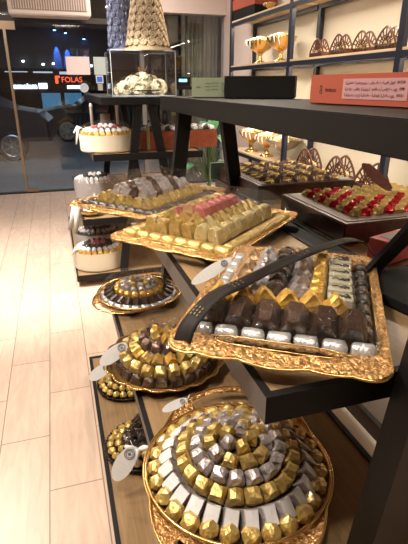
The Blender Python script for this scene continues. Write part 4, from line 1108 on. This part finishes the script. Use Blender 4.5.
# finish the clock
MB().box(-.09, .09, 0, .06, 0, .10).build('body', mattblack, dc)
me = textmesh('08:88', .045, .001, .001); o = link('digits', me, emis('clock_blue', (.25, .75, 1), 5), dc, (0, -.002, .06)); o.rotation_euler = (PI / 2, 0, 0)
dc.location = (1.53, 5.78, 1.50)
cs_ = thing('side_counter', 'dark counter under the digital clock near the shop window', 'counter', (1.62, 5.85, 0))
MB().box(-.3, .3, -.18, .2, 1.46, 1.499).build('counter_top', black_metal, cs_)
for sx in (-.26, .26): MB().box(sx - .02, sx + .02, -.02, .02, 0, 1.46).build('leg', black_metal, cs_)

# ------------------------------------------------------------------ lights
def area(loc, rot, size, e, c, name='ceiling_light'):
    L = bpy.data.lights.new(name, 'AREA'); L.shape = 'DISK'; L.size = size; L.energy = e; L.color = c
    o = bpy.data.objects.new(name, L); COL.objects.link(o); o.location = loc; o.rotation_euler = rot; return o
def spot(loc, target, e, c, size, blend=.5, rad=.05):
    L = bpy.data.lights.new('spot', 'SPOT'); L.energy = e; L.color = c; L.spot_size = R(size); L.spot_blend = blend; L.shadow_soft_size = rad
    o = bpy.data.objects.new('ceiling_spot', L); COL.objects.link(o); o.location = loc  # also names the fill spot aimed at the case
    o.rotation_euler = (Vector(target) - Vector(loc)).to_track_quat('-Z', 'Y').to_euler(); return o
warm = (1, .87, .72)
area((-.9, 1.4, 3.05), (0, 0, 0), .4, 75, warm); area((-1.1, 4.0, 3.05), (0, 0, 0), .4, 110, (1, .92, .82))
area((1.5, 3.6, 3.05), (0, 0, 0), .4, 70, warm); area((1.2, 6.2, 3.05), (0, 0, 0), .6, 60, (1, .90, .80))
area((.6, .2, 3.05), (0, 0, 0), .8, 30, warm)
spot((-.3, 3.0, 3.0), (-.40, 4.0, 0), 1100, (1, .93, .82), 58, .9, .12)
spot((-.9, 1.0, 3.0), (.35, .8, .9), 130, warm, 60, .6, .10)
spot((-.9, 2.2, 3.0), (.4, 1.6, .9), 140, warm, 60, .6, .10)
spot((-.4, .2, 3.0), (-.35, 1.7, 0), 210, warm, 70, .8, .1)
spot((-.4, 2.0, 2.5), (.69, 3.9, 1.53), 800, (1, .93, .82), 15, .6, .06)  # fill spot added in front of the case to brighten its flowers
spot((-.5, 3.0, 3.0), (.5, 4.0, 1.3), 170, (1, .93, .84), 50, .6, .08)
L = bpy.data.lights.new('paving_fill', 'AREA'); L.size = 3; L.energy = 110; L.color = (.72, .82, 1)  # unseen light added above the paving to brighten it
o = bpy.data.objects.new('paving_fill', L); COL.objects.link(o); o.location = (-.5, 9.6, 3.8)

w = bpy.data.worlds.new('World'); SC.world = w; w.use_nodes = True
w.node_tree.nodes['Background'].inputs[0].default_value = (.02, .025, .04, 1); w.node_tree.nodes['Background'].inputs[1].default_value = .6
SC.view_settings.view_transform = 'Standard'; SC.view_settings.exposure = -.62
SC.cycles.max_bounces = 8; SC.cycles.transparent_max_bounces = 24; SC.cycles.caustics_reflective = False; SC.cycles.caustics_refractive = False
SC.cycles.sample_clamp_indirect = 4
print('chocolates', TOTAL[0], 'objects', len(bpy.data.objects))
